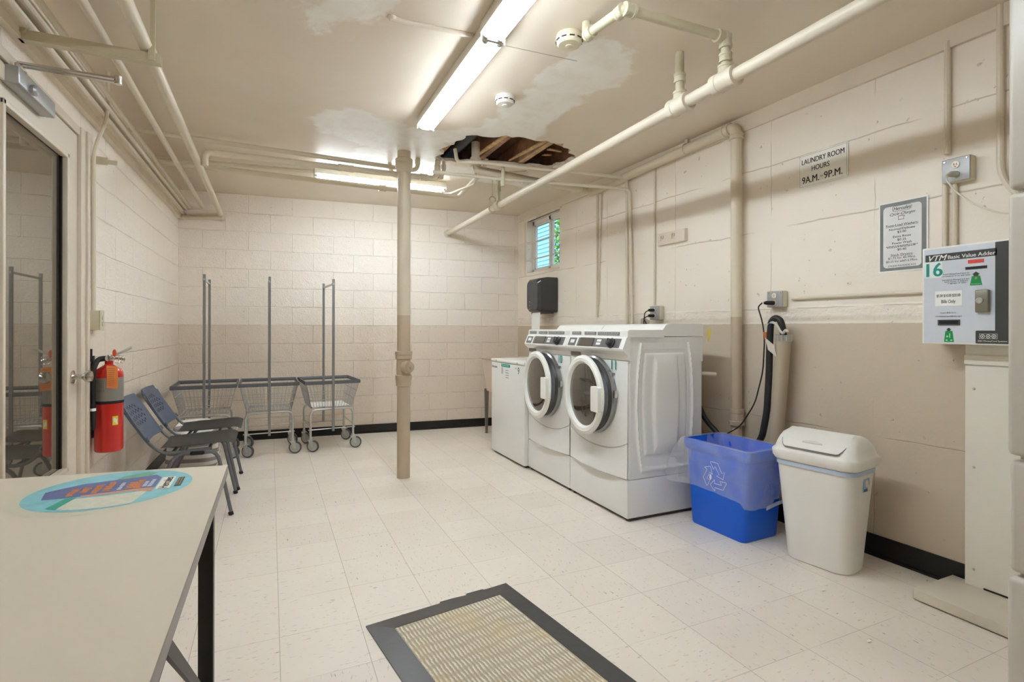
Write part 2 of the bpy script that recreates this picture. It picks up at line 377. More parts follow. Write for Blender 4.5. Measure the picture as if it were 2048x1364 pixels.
b = MB(); b.box((XR(5.4)-.004, N0-.04, NZ1), (XR(5.4)+.02, N1+.06, NZ1+.035)); b.box((XR(5.4)-.010, N1+.03, NZ0-.04), (XR(5.4)+.01, N1+.075, NZ1+.0)); b.box((XR(5.4)+.0, N0, NZ0-.02), (wx, N1, NZ0+.006)); b.build('casing', trim_c, wf, smooth=False)
for z in (2.262, 2.055):
    b = MB(); b.box((XR(5.4)-.012, N0+.01, z-.007), (XR(5.4)-.004, N1+.07, z+.007)); o = b.build('security_bar', trim_c, wf, smooth=False)
# outdoors
b = MB(); b.prism([(3.6, 2), (14, 2), (14, 20), (3.6, 20)], 1.60, 1.70); tag(b.build('ground', mat('lawn_green', (96, 130, 62), .9, bump=.8, bscale=30, bdist=.03, var=.4), smooth=False), 'strip of green ground outside the small window', 'ground'); bpy.data.objects['ground']['kind'] = 'structure'; bpy.data.objects['ground'].name = 'trim_5'
del bpy.data.objects['trim_5']['category']
house = thing('neighbour_house', 'light blue clapboard house wall seen through the window', 'house', (8.4, 12.5, 1.7))
b = MB()
for k in range(32): b.prism([(8.4, 1.7+k*.14), (8.36, 1.7+k*.14), (8.39, 1.7+k*.14+.14), (8.4, 1.7+k*.14+.14)], 9, 20, ax='y')
b2 = MB()
for v in b.bm.verts: pass
b.build('siding', mat('light_blue_siding', (142, 202, 228), .6), house, smooth=False)
b2.box((8.4, 9, 1.7), (8.6, 20, 6.2)); b2.build('house_wall', mat('light_blue_siding', (142, 202, 228), .6), house, smooth=False)
b = MB()
for yy in (12.4, 13.9): b.box((8.34, yy, 1.7), (8.41, yy+.12, 6.2))
b.build('corner_board', white_f, house, smooth=False)
shrub = thing('leafy_shrub', 'bright green leafy shrub outside the right window pane', 'shrub', (5.96, 9.6, 1.7))
leaf_m = mat('shrub_leaf', (120, 172, 70), .6, var=.5, vscale=14)
b = MB(); rr = random.Random(5)
for k in range(2600):
    a, c, d = rr.uniform(0, 6.28), rr.uniform(-1, 1), rr.random()**.4
    s_ = math.sqrt(1-c*c); p = Vector((5.96+.62*d*s_*math.cos(a), 9.60+.50*d*s_*math.sin(a), 2.95+1.15*d*c))
    u = Vector((rr.uniform(-1, 1), rr.uniform(-1, 1), rr.uniform(-1, 1))).normalized()*.05; w = u.cross(Vector((rr.uniform(-1, 1), rr.uniform(-1, 1), rr.uniform(-1, 1)))).normalized()*.028
    b.quad(p-u, p+w, p+u, p-w)
b.build('foliage', leaf_m, shrub, smooth=False)
b = MB(); b.tube([(5.96, 9.6, 1.7), (5.94, 9.62, 2.4), (5.96, 9.58, 3.2)], .03); b.tube([(5.95, 9.6, 2.0), (6.16, 9.7, 2.8)], .02); b.build('stem', mat('bark', (92, 72, 52), .9), shrub)

# ------------------------------------------------------------ glazed door on the left
door_p = mat('cream_door_paint', (214, 203, 186), .4, bump=.12, bscale=30, var=.05)
steel = mat('brushed_steel', (200, 198, 192), .22, metal=1)
def lx(y, d): return XL(y)+d
b = MB()
for y0, y1, z0, z1 in ((D0, D0+.06, 0, DZ), (D1-.10, D1, 0, DZ), (D0+.06, D1-.10, DZ-.045, DZ)):
    x = XL((y0+y1)/2); b.box((x-.10, y0, z0), (x+.012, y1, z1), bev=.004)
    b.box((x+.010, y0 if y0 < 3 else y1-.035, z0), (x+.024, y1 if y0 < 3 else y1, z1), bev=.003) if z0 == 0 and y0 > 3 else None
door = struct(b.build('door_1', door_p))
gy0, gy1, gz0, gz1 = 2.60, 3.315, .50, 2.085
L0, L1, LZ = D0+.065, D1-.105, DZ-.05
b = MB(); xd = XL(3)
for y0, y1, z0, z1 in ((L0, gy0, .01, LZ), (gy1, L1, .01, LZ), (gy0, gy1, .01, gz0), (gy0, gy1, gz1, LZ)): b.box((xd-.045, y0, z0), (xd, y1, z1))
b.build('leaf', door_p, door, smooth=False)
b = MB()
for y0, y1, z0, z1 in ((gy0-.0, gy0+.022, gz0, gz1), (gy1-.022, gy1, gz0, gz1), (gy0, gy1, gz0, gz0+.022), (gy0, gy1, gz1-.022, gz1)): b.box((xd-.02, y0, z0), (xd+.010, y1, z1), bev=.004)
b.build('glazing_bead', door_p, door)
gm = NB('dark_reflective_glass'); gl = gm.n.new('ShaderNodeBsdfGlossy'); gl.inputs['Color'].default_value = (.50, .47, .42, 1); gl.inputs['Roughness'].default_value = .012
mx = gm.n.new('ShaderNodeMixShader'); mx.inputs[0].default_value = .62; gm.b.inputs['Base Color'].default_value = (*lin((92, 86, 74)), 1); gm.b.inputs['Roughness'].default_value = .05
gm.l.new(gm.b.outputs[0], mx.inputs[1]); gm.l.new(gl.outputs[0], mx.inputs[2]); gm.l.new(mx.outputs[0], gm.n['Material Output'].inputs[0])
b = MB(); b.box((xd-.028, gy0+.01, gz0+.01), (xd-.022, gy1-.01, gz1-.01)); b.build('pane', gm.m, door, smooth=False)
b = MB(); b.box((xd-.02, gy1-.034, gz0+.02), (xd-.012, gy1-.022, gz1-.02)); b.build('glass_gasket', black_v, door, smooth=False)
b = MB(); b.lathe([(.001, .0), (.033, .0), (.033, .006), (.015, .010), (.012, .035), (.016, .045), (.028, .055), (.031, .068), (.026, .082), (.001, .088)], (xd, 3.395, .965), 'x', 24); b.build('knob', steel, door)
for z in (2.09,):
    b = MB(); b.cyl((xd+.008, L0-.004, z-.12), (xd+.008, L0-.004, z+.12), .009); b.ball((xd+.008, L0-.004, z-.125), .011); b.ball((xd+.008, L0-.004, z+.125), .011); b.box((xd-.0, L0, z-.12), (xd+.004, L0+.04, z+.12)); b.build('hinge', trim_c, door)
# room beyond the door: a dark shallow lobby
b = MB(); b.box((-1.30, 2.2, -.02), (-1.26, 3.9, CZ)); struct(b.build('wall_lobby', trim_c, smooth=False))
# closer
cl = thing('door_closer', 'silver door closer with folded arm on the top of the glazed door', 'door closer', (xd, 2.75, 2.16))
silver = mat('silver_paint_metal', (176, 178, 180), .35, metal=.6)
b = MB(); b.box((xd+.001, 2.60, 2.145), (xd+.055, 2.97, 2.215), bev=.006); b.build('closer_body', silver, cl)
b = MB(); b.box((xd+.001, 2.55, 2.15), (xd+.012, 2.61, 2.21), bev=.002); b.build('mounting_plate', trim_c, cl)
b = MB(); b.lathe([(.026, 0), (.026, .006), (.018, .010), (.001, .010)], (xd+.03, 2.66, 2.215), 'z'); b.cyl((xd+.03, 2.66, 2.22), (xd+.03, 2.66, 2.245), .01, n=6); b.build('spindle_cap', trim_c, cl)
b = MB(); b.lathe([(.020, 0), (.022, .012), (.015, .020), (.001, .022)], (xd+.055, 2.71, 2.165), 'x'); b.build('adjuster_cap', silver, cl)
b = MB(); b.box((xd+.03, 2.648, 2.242), (xd+.355, 2.672, 2.250)); b.cyl((xd+.35, 2.66, 2.225), (xd+.35, 2.66, 2.258), .014); b.build('arm', steel, cl)
b = MB(); b.box((xd+.05, 2.640, 2.227), (xd+.350, 2.658, 2.233), rot=R3(.03, 3, 'Z')); b.build('forearm', steel, cl)

# ------------------------------------------------------------ pipes
def collar(b, p, ax, r, w):
    p = Vector(p); a = Vector(ax).normalized(); b.loft([(p-a*w, r*.9), (p-a*w, r), (p-a*w*.5, r*1.0), (p-a*w*.45, r*.93), (p+a*w*.45, r*.93), (p+a*w*.5, r), (p+a*w, r), (p+a*w, r*.9)], 20)
def pipe(name, label, path, r, m=None, bend=.06, cat='pipe', group=None, n=16, fit=(), fname='fitting'):
    t = thing(name, label, cat, path[0], group); b = MB(); b.tube(path, r, bend, n); b.build('tube', m or pipe_c, t)
    for p, ax, rr_, w in fit: b = MB(); collar(b, p, ax, rr_, w); b.build(fname, m or pipe_c, t)
    return t
# long main running the length of the ceiling
X1 = 1.915; ym = YB(X1)
mp = pipe('sprinkler_main_pipe', 'long straight white main pipe hung below the ceiling and running to the back wall', [(X1+.01, -2.5, 2.376), (X1+.01, 2.0, 2.376), (X1+.05, ym-.001, 2.376)], .031, bend=0,
     fit=(((X1+.01, 2.115, 2.376), (0, 1, 0), .048, .065), ((X1+.01, 1.815, 2.376), (0, 1, 0), .048, .065), ((X1+.03, 4.55, 2.376), (0, 1, 0), .045, .04), ((X1+.045, ym-.02, 2.376), (0, 1, 0), .045, .012)))
pipe('riser_pipe', 'short riser pipe between the long main pipe and the ceiling, nearer the square smoke detector patch', [(X1+.01, 2.115, 2.41), (X1+.03, 2.14, CZ)], .022, pipe_g, 0, fit=(((X1+.018, 2.125, 2.52), (0, 0, 1), .031, .022), ((X1+.01, 2.115, 2.425), (0, 0, 1), .036, .02)))
bpy.data.objects['riser_pipe']['label'] = 'short straight riser pipe joining the long main pipe to the bare ceiling'
t = pipe('branch_pipe', 'branch pipe rising from the long main and bending across the ceiling to the large detector', [(X1+.01, 1.815, 2.41), (X1+.01, 1.815, 2.575), (1.375, 1.850, 2.59), (1.355, 2.115, 2.605), (1.355, 2.115, CZ)], .021, pipe_g, .03,
     fit=(((X1+.01, 1.815, 2.48), (0, 0, 1), .030, .02), ((X1+.01, 1.815, 2.425), (0, 0, 1), .036, .02), ((X1+.01, 1.815, 2.555), (0, 0, 1), .030, .03), ((X1-.02, 1.817, 2.575), (1, 0, 0), .030, .025), ((1.40, 1.848, 2.588), (1, 0, 0), .030, .028), ((1.375, 1.875, 2.59), (0, 1, 0), .029, .022), ((1.357, 2.09, 2.603), (0, 1, 0), .029, .025)))
pipe('riser_pipe', 'thin riser pipe with a coupling dropping onto the far end of the long main', [(X1+.03, 4.55, 2.38), (X1+.03, 4.55, 2.645), (X1+.05, 4.45, 2.655), (X1+.22, 4.33, 2.650)], .016, pipe_g, .03, fit=(((X1+.03, 4.55, 2.53), (0, 0, 1), .024, .02), ((X1+.03, 4.55, 2.63), (0, 0, 1), .026, .02)))
h = thing('pipe_hanger', 'thin rod hanger with a round ring clamp on the long main pipe', 'hanger', (X1+.03, 4.70, 2.376))
b = MB(); b.cyl((X1+.03, 4.70, 2.49), (X1+.03, 4.70, CZ), .004, 6); b.build('rod', pipe_g, h)
b = MB(); b.tube([(X1+.03+.032*math.cos(a*.5236), 4.70, 2.46+.032*math.sin(a*.5236)) for a in range(12)], .006, n=6, closed=True); b.tube([(X1+.03+.036*math.cos(a*.5236), 4.70, 2.376+.036*math.sin(a*.5236)) for a in range(12)], .005, n=6, closed=True); b.cyl((X1+.03, 4.70, 2.41), (X1+.03, 4.70, 2.43), .008); b.build('ring_clamp', pipe_g, h)
# three pipes crossing under the ceiling from the left wall
pa = lambda y, z: [(XL(y)+.01, y, z+.02)]
pipe('ceiling_pipe', 'cream pipe crossing the ceiling nearest the wood hole, turned up beside the post', pa(4.42, 2.575)+[(1.135, 4.42, 2.565), (1.135, 4.40, CZ)], .018, pipe_c, .07, group=None, fit=(((1.135, 4.41, 2.635), (0, 0, 1), .023, .018),))
bpy.data.objects['ceiling_pipe']['label'] = 'cream ceiling pipe running left from the post and turned up right beside it'
pipe('ceiling_pipe', 'thicker cream ceiling pipe with a square bend above the back left corner', [(-.44, 4.42, 2.40), (-.44, 4.42, 2.50), (1.30, 4.42, 2.515), (1.305, 4.38, CZ)], .024, pipe_c, .05, fit=(((1.19, 4.42, 2.514), (1, 0, 0), .030, .03), ((1.304, 4.39, 2.60), (0, 0, 1), .029, .02), ((.55, 4.42, 2.510), (1, 0, 0), .029, .06)))
pipe('ceiling_pipe', 'lowest cream ceiling pipe passing in front of the far ceiling light', pa(4.9, 2.50)+[(1.66, 4.88, 2.50), (1.70, 4.36, 2.60), (1.72, 4.30, CZ+.05)], .022, pipe_c, .07, fit=(((.93, 4.89, 2.506), (1, 0, 0), .032, .03), ((1.10, 4.885, 2.505), (1, 0, 0), .030, .02)))
pipe('ceiling_pipe', 'thin cream ceiling pipe looping back between the far light and the hole', [(1.36, 4.395, CZ), (1.365, 4.40, 2.56), (1.33, 4.50, 2.53), (.96, 4.60, 2.545), (.94, 4.62, CZ)], .017, pipe_c, .05, fit=(((1.363, 4.40, 2.62), (0, 0, 1), .023, .018), ((1.345, 4.45, 2.545), (-.3, 1, 0), .024, .02)))
pipe('ceiling_pipe', 'thin bent cream pipe between the far light and the long main', [(1.50, 4.97, 2.53), (1.585, 4.90, 2.53), (1.68, 4.47, 2.53), (1.68, 4.45, CZ)], .011, pipe_c, .03)
pipe('ceiling_pipe', 'straight cream pipe high across the back left of the ceiling', pa(5.15, 2.60)+[(.35, 5.05, 2.625)], .015, pipe_c, 0)
# pipes right of the post
pipe('drain_header_pipe', 'thick cream drain pipe crossing below the ceiling hole to the wall-top pipe', [(1.545, 4.10, CZ+.1), (1.545, 4.10, 2.545), (1.60, 4.10, 2.535), (2.80, 4.34, 2.555)], .034, pipe_c, .05, n=20, fit=(((1.545, 4.10, 2.60), (0, 0, 1), .045, .035), ((2.72, 4.325, 2.553), (1, .2, 0), .043, .03)))
pipe('water_pipe', 'slim cream pipe above the thick drain pipe, dropping down the right wall', [(1.35, 4.05, CZ), (1.36, 4.03, 2.55), (1.47, 3.96, 2.555), (2.885, 3.84, 2.565), (2.893, 3.84, 1.05)], .015, pipe_c, .05)
pipe('water_pipe', 'slim cream pipe sloping below the thick drain pipe to the right wall', [(1.17, 4.06, 2.462), (1.72, 4.01, 2.46), (2.885, 3.80, 2.455), (2.893, 3.76, 1.05)], .013, pipe_c, .05, fit=(((1.95, 3.99, 2.459), (1, -.1, 0), .021, .03),))
pipe('pipe_offcut', 'short capped stub pipe hanging from the drain pipe below the hole', [(1.75, 4.0, 2.56), (1.75, 4.0, 2.40)], .016, pipe_g, 0)
# wall drain line at the right
pipe('wall_drain_pipe', 'thick vertical drain pipe on the right wall, turning along the wall top', [(XR(4.3)-.05, 4.40, 2.56), (XR(2.63)-.055, 2.63, 2.60), (XR(2.63)-.055, 2.62, .0)], .037, mat('drain_pipe_paint_two_tone', (214, 203, 180), .42, bump=.2, bscale=40, var=.05), .055, n=20, fit=(((XR(2.63)-.055, 2.705, 2.60), (0, 1, 0), .046, .028), ((XR(2.63)-.055, 2.628, 2.53), (0, 0, 1), .046, .02), ((XR(2.63)-.055, 2.62, .62), (0, 0, 1), .050, .055)))
h = thing('pipe_strap', 'small hanger strap at the ceiling above the horizontal drain pipe', 'hanger', (XR(3.1)-.05, 3.1, 2.6)); b = MB(); b.box((XR(3.1)-.055, 3.085, 2.63), (XR(3.1)-.045, 3.115, CZ)); b.tube([(XR(3.1)-.05+.041*math.cos(a*.5236), 3.1, 2.594+.041*math.sin(a*.5236)) for a in range(12)], .005, n=6, closed=True); b.build('strap', pipe_g, h)
# two-tone paint on floor-reaching pipes: shared wall paint line
def two_tone(m, z=PAINT_Z):
    n, l = m.node_tree.nodes, m.node_tree.links; tc = n.new('ShaderNodeTexCoord'); g = n.new('ShaderNodeNewGeometry'); sx = n.new('ShaderNodeSeparateXYZ'); l.new(g.outputs['Position'], sx.inputs[0])
    gt = n.new('ShaderNodeMath'); gt.operation = 'GREATER_THAN'; gt.inputs[1].default_value = z; l.new(sx.outputs[2], gt.inputs[0])
    mx_ = n.new('ShaderNodeMix'); mx_.data_type = 'RGBA'; l.new(gt.outputs[0], mx_.inputs[0]); src = n['Principled BSDF'].inputs['Base Color'].links[0].from_socket
    mx_.inputs[6].default_value = (*lin((188, 171, 148)), 1); l.new(src, mx_.inputs[7]); l.new(mx_.outputs[2], n['Principled BSDF'].inputs['Base Color'])
two_tone(MATS['drain_pipe_paint_two_tone'], 1.30)
# conduits down the right wall
def conduit(label, y, z0, z1, r=.009, off=.012, dy=0, name='conduit'): return pipe(name, label, [(XR(y)-off, y, z1), (XR(y+dy)-off, y+dy, z0)], r, pipe_c, 0, n=10, cat='conduit')
conduit('thin conduit dropping to the double outlet above the washers', 3.50, 1.42, CZ-.05, dy=.0)
conduit('thin painted conduit ending bare on the wall left of the drain pipes', 4.33, 1.33, 2.52, .011)
conduit('thin twin conduit touching the one with the bare end', 4.26, 1.45, 2.52, .007, dy=.05)
conduit('conduit rising from the upper right outlet to the ceiling', 1.425, 2.06, 2.60, .013, .016)
pipe('conduit', 'pair of conduits running down from the upper right outlet behind the value machine, left one', [(XR(1.42)-.014, 1.435, 1.95), (XR(1.42)-.014, 1.435, 1.55)], .011, pipe_c, 0, n=10, cat='conduit'); bpy.data.objects[[o.name for o in bpy.data.objects if o.name.startswith('conduit')][-1]]
pipe('conduit', 'right conduit of the two between the upper outlet and the value machine', [(XR(1.39)-.014, 1.395, 1.95), (XR(1.39)-.014, 1.395, 1.55)], .011, pipe_c, 0, n=10, cat='conduit')
pipe('conduit', 'tall conduit at the far right of the wall beside the dryers', [(XR(1.22)-.016, 1.225, CZ), (XR(1.22)-.016, 1.225, 1.9), (XR(1.2)-.016, 1.15, 1.78)], .014, pipe_c, .08, n=10, cat='conduit')
pipe('conduit', 'horizontal conduit from the middle outlet to the value machine', [(XR(2.2)-.014, 2.24, 1.408), (XR(1.45)-.014, 1.45, 1.405)], .011, pipe_c, 0, n=10, cat='conduit')
# left side pipes
pipe('ceiling_pipe', 'thick white pipe running the length of the left side below the ceiling', [(-.50, -2.5, 2.43), (-.485, 6.38, 2.43)], .026, pipe_c, 0)
pipe('ceiling_pipe', 'slimmer white pipe between the thick left pipe and the left wall', [(-.685, -2.5, 2.49), (-.655, 6.38, 2.49)], .018, pipe_c, 0)
for k, (dx, z, r) in enumerate(((.045, 2.435, .013), (.080, 2.455, .013), (.115, 2.475, .014))):
    pipe('conduit', ('lowest', 'middle', 'highest')[k]+' of the three conduits bundled along the left wall top', [(XL(-2)+dx, -2.4, z), (XL(6.38)+dx, 6.37, z)], r, pipe_c, 0, n=10, cat='conduit')
pipe('ceiling_pipe', 'short level pipe across the back left corner under the long pipes', [(-.87, YB(-.87)-.03, 2.376), (-.44, YB(-.44)-.03, 2.388)], .020, pipe_c, 0, fit=(((-.82, YB(-.82)-.03, 2.378), (1, 0, 0), .026, .02), ((-.46, YB(-.46)-.03, 2.387), (1, 0, 0), .026, .015)))
pipe('conduit', 'conduit bending out over the wall ledge down to the switch box beside the door', [(XL(3.7)+.075, 3.66, CZ), (XL(3.7)+.075, 3.66, 2.40), (XL(3.7)+.012, 3.655, 2.22), (XL(3.7)+.012, 3.67, 1.30)], .010, pipe_c, .08, n=10, cat='conduit')
u = thing('strut_bracket', 'aged cream strut bracket holding the left pipes near the door', 'bracket', (-.9, 2.72, 2.40))
b = MB(); b.prism([(2.70, 2.36), (2.74, 2.36), (2.74, 2.40), (2.735, 2.40), (2.735, 2.366), (2.705, 2.366), (2.705, 2.40), (2.70, 2.40)], -.91, -.435, ax='x'); b.build('strut', pipe_g, u, smooth=False)
b = MB(); b.box((-.475, 2.715, 2.38), (-.457, 2.725, CZ)); b.box((-.478, 2.69, 2.365), (-.454, 2.75, 2.425)); b.build('hanger_rod', pipe_g, u, smooth=False)
b = MB(); b.cyl((-.90, 2.685, 2.40), (-.90, 2.72, 2.40), .02); b.build('wall_bolt', pipe_g, u)
b = MB(); b.box((XL(3.8), 3.745, 2.165), (XL(3.8)+.10, 3.750, 2.19), bev=.001); b.box((XL(3.8), 3.742, 2.16), (XL(3.8)+.055, 3.753, 2.203), bev=.001); tag(b.build('wall_clip', pipe_g), 'small aged metal clip fixed high on the left block wall', 'bracket')
# post
post = thing('support_post', 'two-tone painted iron post with a clean-out fitting standing mid room', 'post', (.985, 4.245, 0))
pm = mat('post_paint', (214, 203, 182), .4, bump=.35, bscale=50, bdist=.003, var=.08); two_tone(pm, 1.325)
px, py = .990, 4.285
b = MB(); b.lathe([(.054, 0), (.054, .003), (.053, .01), (.053, 2.45), (.053, CZ)], (px, py, 0), n=32); b.build('shaft', pm, post)
b = MB(); b.lathe([(.052, 2.49), (.058, 2.50), (.068, 2.525), (.069, 2.56), (.066, 2.565), (.070, 2.57), (.070, 2.60), (.055, 2.61)], (px, py, 0), n=32, cap=False); b.build('top_hub', pm, post)
b = MB(); b.lathe([(.052, .745), (.060, .75), (.063, .80), (.066, .805), (.066, .835), (.056, .84), (.058, .87), (.058, .93), (.056, .965), (.066, .97), (.066, 1.0), (.070, 1.005), (.070, 1.03), (.052, 1.035)], (px, py, 0), n=32, cap=False)
b.cyl((px+.0, py-.04, .905), (px+.028, py-.085, .905), .048, 24); b.cyl((px+.028, py-.085, .905), (px+.034, py-.097, .905), .040, 24); b.cyl((px+.034, py-.097, .905), (px+.043, py-.112, .905), .016, 6); b.build('clean_out_tee', pm, post)

# ------------------------------------------------------------ ceiling hole contents
wood = mat('old_joist_wood', (226, 188, 146), .8, bump=.8, bscale=22, bdist=.008, var=.45, vscale=9)
wood_d = mat('dark_stained_joist', (186, 144, 112), .85, bump=.8, bscale=22, bdist=.008, var=.55, vscale=9)
for k, (x, lab, m) in enumerate(((1.30, 'darkest joist at the left end of the ceiling hole', wood_d), (1.67, 'splintered brown joist in the middle of the ceiling hole', wood_d), (2.03, 'pale tan joist on the right of the ceiling hole', wood), (2.40, 'joist at the far right end of the ceiling hole', wood_d))):
    b = MB(); b.box((x-.025, 3.24, CZ+.034), (x+.025, 4.76, CZ+.225), bev=.004)
    o = b.build('ceiling_joist', m); tag(o, lab, 'joist', 'joists above the ceiling hole')
lath = mat('broken_lath', (228, 190, 138), .85, bump=.6, bscale=40, var=.4, vscale=20)
for k, (x0, y0, x1, y1, z, lab) in enumerate(((1.64, 3.62, 1.60, 4.30, .03, 'long splintered lath strip lying along the middle joist'), (1.98, 3.60, 1.92, 4.25, .03, 'pale lath strip along the edge of the pale joist'), (2.10, 3.72, 2.34, 3.84, .05, 'rotten lath piece crossing the right end of the hole'), (2.12, 3.90, 2.30, 3.98, .06, 'broken yellow lath piece behind the pale joist'), (2.14, 4.02, 2.26, 4.10, .05, 'short lath stub at the lower right of the hole'))):
    b = MB(); d = Vector((x1-x0, y1-y0, .01*k)); pp = Vector((x0, y0, CZ+z)); nn = d.cross(Vector((0, 0, 1))).normalized()*.016
    b.rings([[pp+nn, pp-nn, pp-nn+Vector((0, 0, .01)), pp+nn+Vector((0, 0, .01))], [pp+d*.5+nn*1.2, pp+d*.5-nn, pp+d*.5-nn+Vector((0, 0, .012)), pp+d*.5+nn+Vector((0, 0, .01))], [pp+d+nn*.4, pp+d-nn*.9, pp+d-nn*.6+Vector((0, 0, .01)), pp+d+nn*.3+Vector((0, 0, .01))]])
    tag(b.build('lath_strip', lath, smooth=False), lab, 'lath')
black_i = mat('black_cast_iron', (34, 34, 36), .5, bump=.4, bscale=40)
pipe('soil_pipe', 'black cast iron pipe inside the left end of the ceiling hole', [(1.44, 3.26, CZ+.10), (1.44, 4.74, CZ+.12)], .055, black_i, 0, n=20)
b = MB(); b.text('82', .05, (1.445, 3.85, CZ+.052), (1, 0, 0), (0, -1, 0), wt=.01); 
for v in b.bm.verts: v.co.z = CZ+.114-math.sqrt(max(.0567**2-(v.co.x-1.44)**2, 0))
sp = [o for o in bpy.data.objects if o.name == 'soil_pipe'][0]; b.build('lettering', mat('chalk_white', (200, 200, 200), .8), sp, smooth=False)

# ------------------------------------------------------------ lights and detectors
tube_m = mat('fluorescent_tube_lit', (234, 245, 255), .4, emit=TUBE)
tube_far = mat('fluorescent_tube_far', (234, 245, 255), .4, emit=TUBE*1.15); tube_fill = mat('fluorescent_tube_fill', (236, 242, 250), .4, emit=TUBE*.45)  # far tubes raised to brighten the back; weak ones for the added light
tube_end = mat('tube_end_metal', (190, 186, 176), .35, metal=.7)
fix_m = mat('white_enamel_fixture', (226, 222, 212), .35)
def light_fixture(label, c, L, tm, rz=0):
    t = thing('ceiling_light', label, 'light', c, 'bare fluorescent ceiling lights', local=True, rz=rz)
    b = MB(); b.prism([(-.060, -.002), (-.063, -.056), (-.060, -.056), (-.052, -.044), (.052, -.044), (.060, -.056), (.063, -.056), (.060, -.002)], -L/2, L/2, ax='x'); b.build('housing', fix_m, t)
    for s_ in (-1, 1):
        b = MB(); b.cyl((-L/2+.022, s_*.036, -.066), (L/2-.022, s_*.036, -.066), .0165, 14); o = b.build('tube', tm, t)
        for e_ in (-1, 1): b = MB(); b.cyl((e_*(L/2-.024), s_*.036, -.066), (e_*(L/2-.004), s_*.036, -.066), .0175, 14); b.build('tube_cap', tube_end, t)
    for s_ in (-1, 1): b = MB(); b.box((s_*(L/2-.002)-.003, -.06, -.080), (s_*(L/2-.002)+.003, .06, 0)); b.build('lamp_holder', fix_m, t, smooth=False)
    return t
FZ = CZ-.005
light_fixture('bare twin-tube fluorescent light in the middle of the ceiling, ending short of the hole', (.968, 2.935, CZ), 1.22, tube_m, math.pi/2)
light_fixture('twin-tube fluorescent light cut by the top edge of the photo, touching the middle one', (.955, 1.705, CZ), 1.22, tube_m, math.pi/2)
light_fixture('far twin-tube fluorescent light crossing behind the post near the back wall', (.965, 5.06, CZ), 1.22, tube_far, -.02)
light_fixture('twin-tube fluorescent fill light added out of view behind the viewer', (.95, -.4, CZ), 1.22, tube_fill, math.pi/2)  # unseen fixture added behind the camera as broad fill
def detector(label, c, r, m):
    t = thing('smoke_detector', label, 'smoke detector', c)
    b = MB(); b.lathe([(.001, 0), (r*.93, 0), (r*.95, -.010), (r, -.014), (r, -.024), (r*.96, -.028), (r*.94, -.042), (r*.80, -.052), (r*.30, -.055), (.001, -.055)], c, n=40); b.build('housing', m, t)
    b = MB()
    for k in range(10):
        a = k*.6283; b.box((c[0]+r*.965-.002, c[1]-.012, c[2]-.036), (c[0]+r*.965+.003, c[1]+.012, c[2]-.031), rot=R3(a, 3, 'Z'), c=Vector(c))
    b.build('vent_slots', mat('dark_slot', (70, 64, 54), .7), t, smooth=False)
    b = MB(); b.lathe([(r*.28, -.054), (r*.30, -.058), (r*.22, -.060), (.001, -.060)], c, n=24, cap=False); b.build('test_button', m, t)
detector('larger yellowed smoke detector touching the bent branch pipe', (1.335, 2.24, CZ), .066, mat('yellowed_plastic', (226, 218, 190), .4))
detector('smaller white smoke detector between the light and the plaster patch', (1.325, 3.00, CZ), .060, mat('white_plastic_detector', (232, 228, 218), .4))
b = MB(); b.tube([(.50, 2.455, CZ-.006), (.56, 2.46, CZ-.006), (.75, 2.45, CZ-.003), (.90, 2.435, CZ-.003)], .014, n=10); b.ball((.51, 2.455, CZ-.004), .022, 1, 1, .6); tag(b.build('surface_raceway', trim_c), 'painted-over raceway stub on the ceiling leading to the middle light', 'raceway')

# ================================================================ objects
RY, UZ = (0, -1, 0), (0, 0, 1)
wht = mat('white_enamel', (232, 233, 231), .28, coat=.15)
wht2 = mat('white_appliance_plastic', (236, 236, 232), .33)
grey_p = mat('panel_grey', (104, 104, 104), .45)
dgrey = mat('dark_grey_plastic', (58, 58, 58), .35)
teal = mat('teal_print', (24, 150, 134), .5)
ink = mat('black_print', (38, 38, 40), .5)
ink2 = mat('grey_print', (120, 118, 116), .5)
paper = mat('white_paper', (238, 238, 234), .6)
chrome = mat('chrome', (214, 214, 212), .12, metal=1)
zinc = mat('zinc_wire', (196, 196, 192), .28, metal=.6)
rubber = mat('black_rubber', (28, 28, 28), .6)
def bars(b, y0, y1, z, n, x, h=.003, sd=1, ax='x'):  # a line of print too small to read
    r = random.Random(sd); y = y0; 
    while y > y1+.003:
        w = min(r.uniform(.008, .022)*n, y-y1); b.quad((x, y, z-h/2), (x, y-w, z-h/2), (x, y-w, z+h/2), (x, y, z+h/2)); y -= w+.004*n
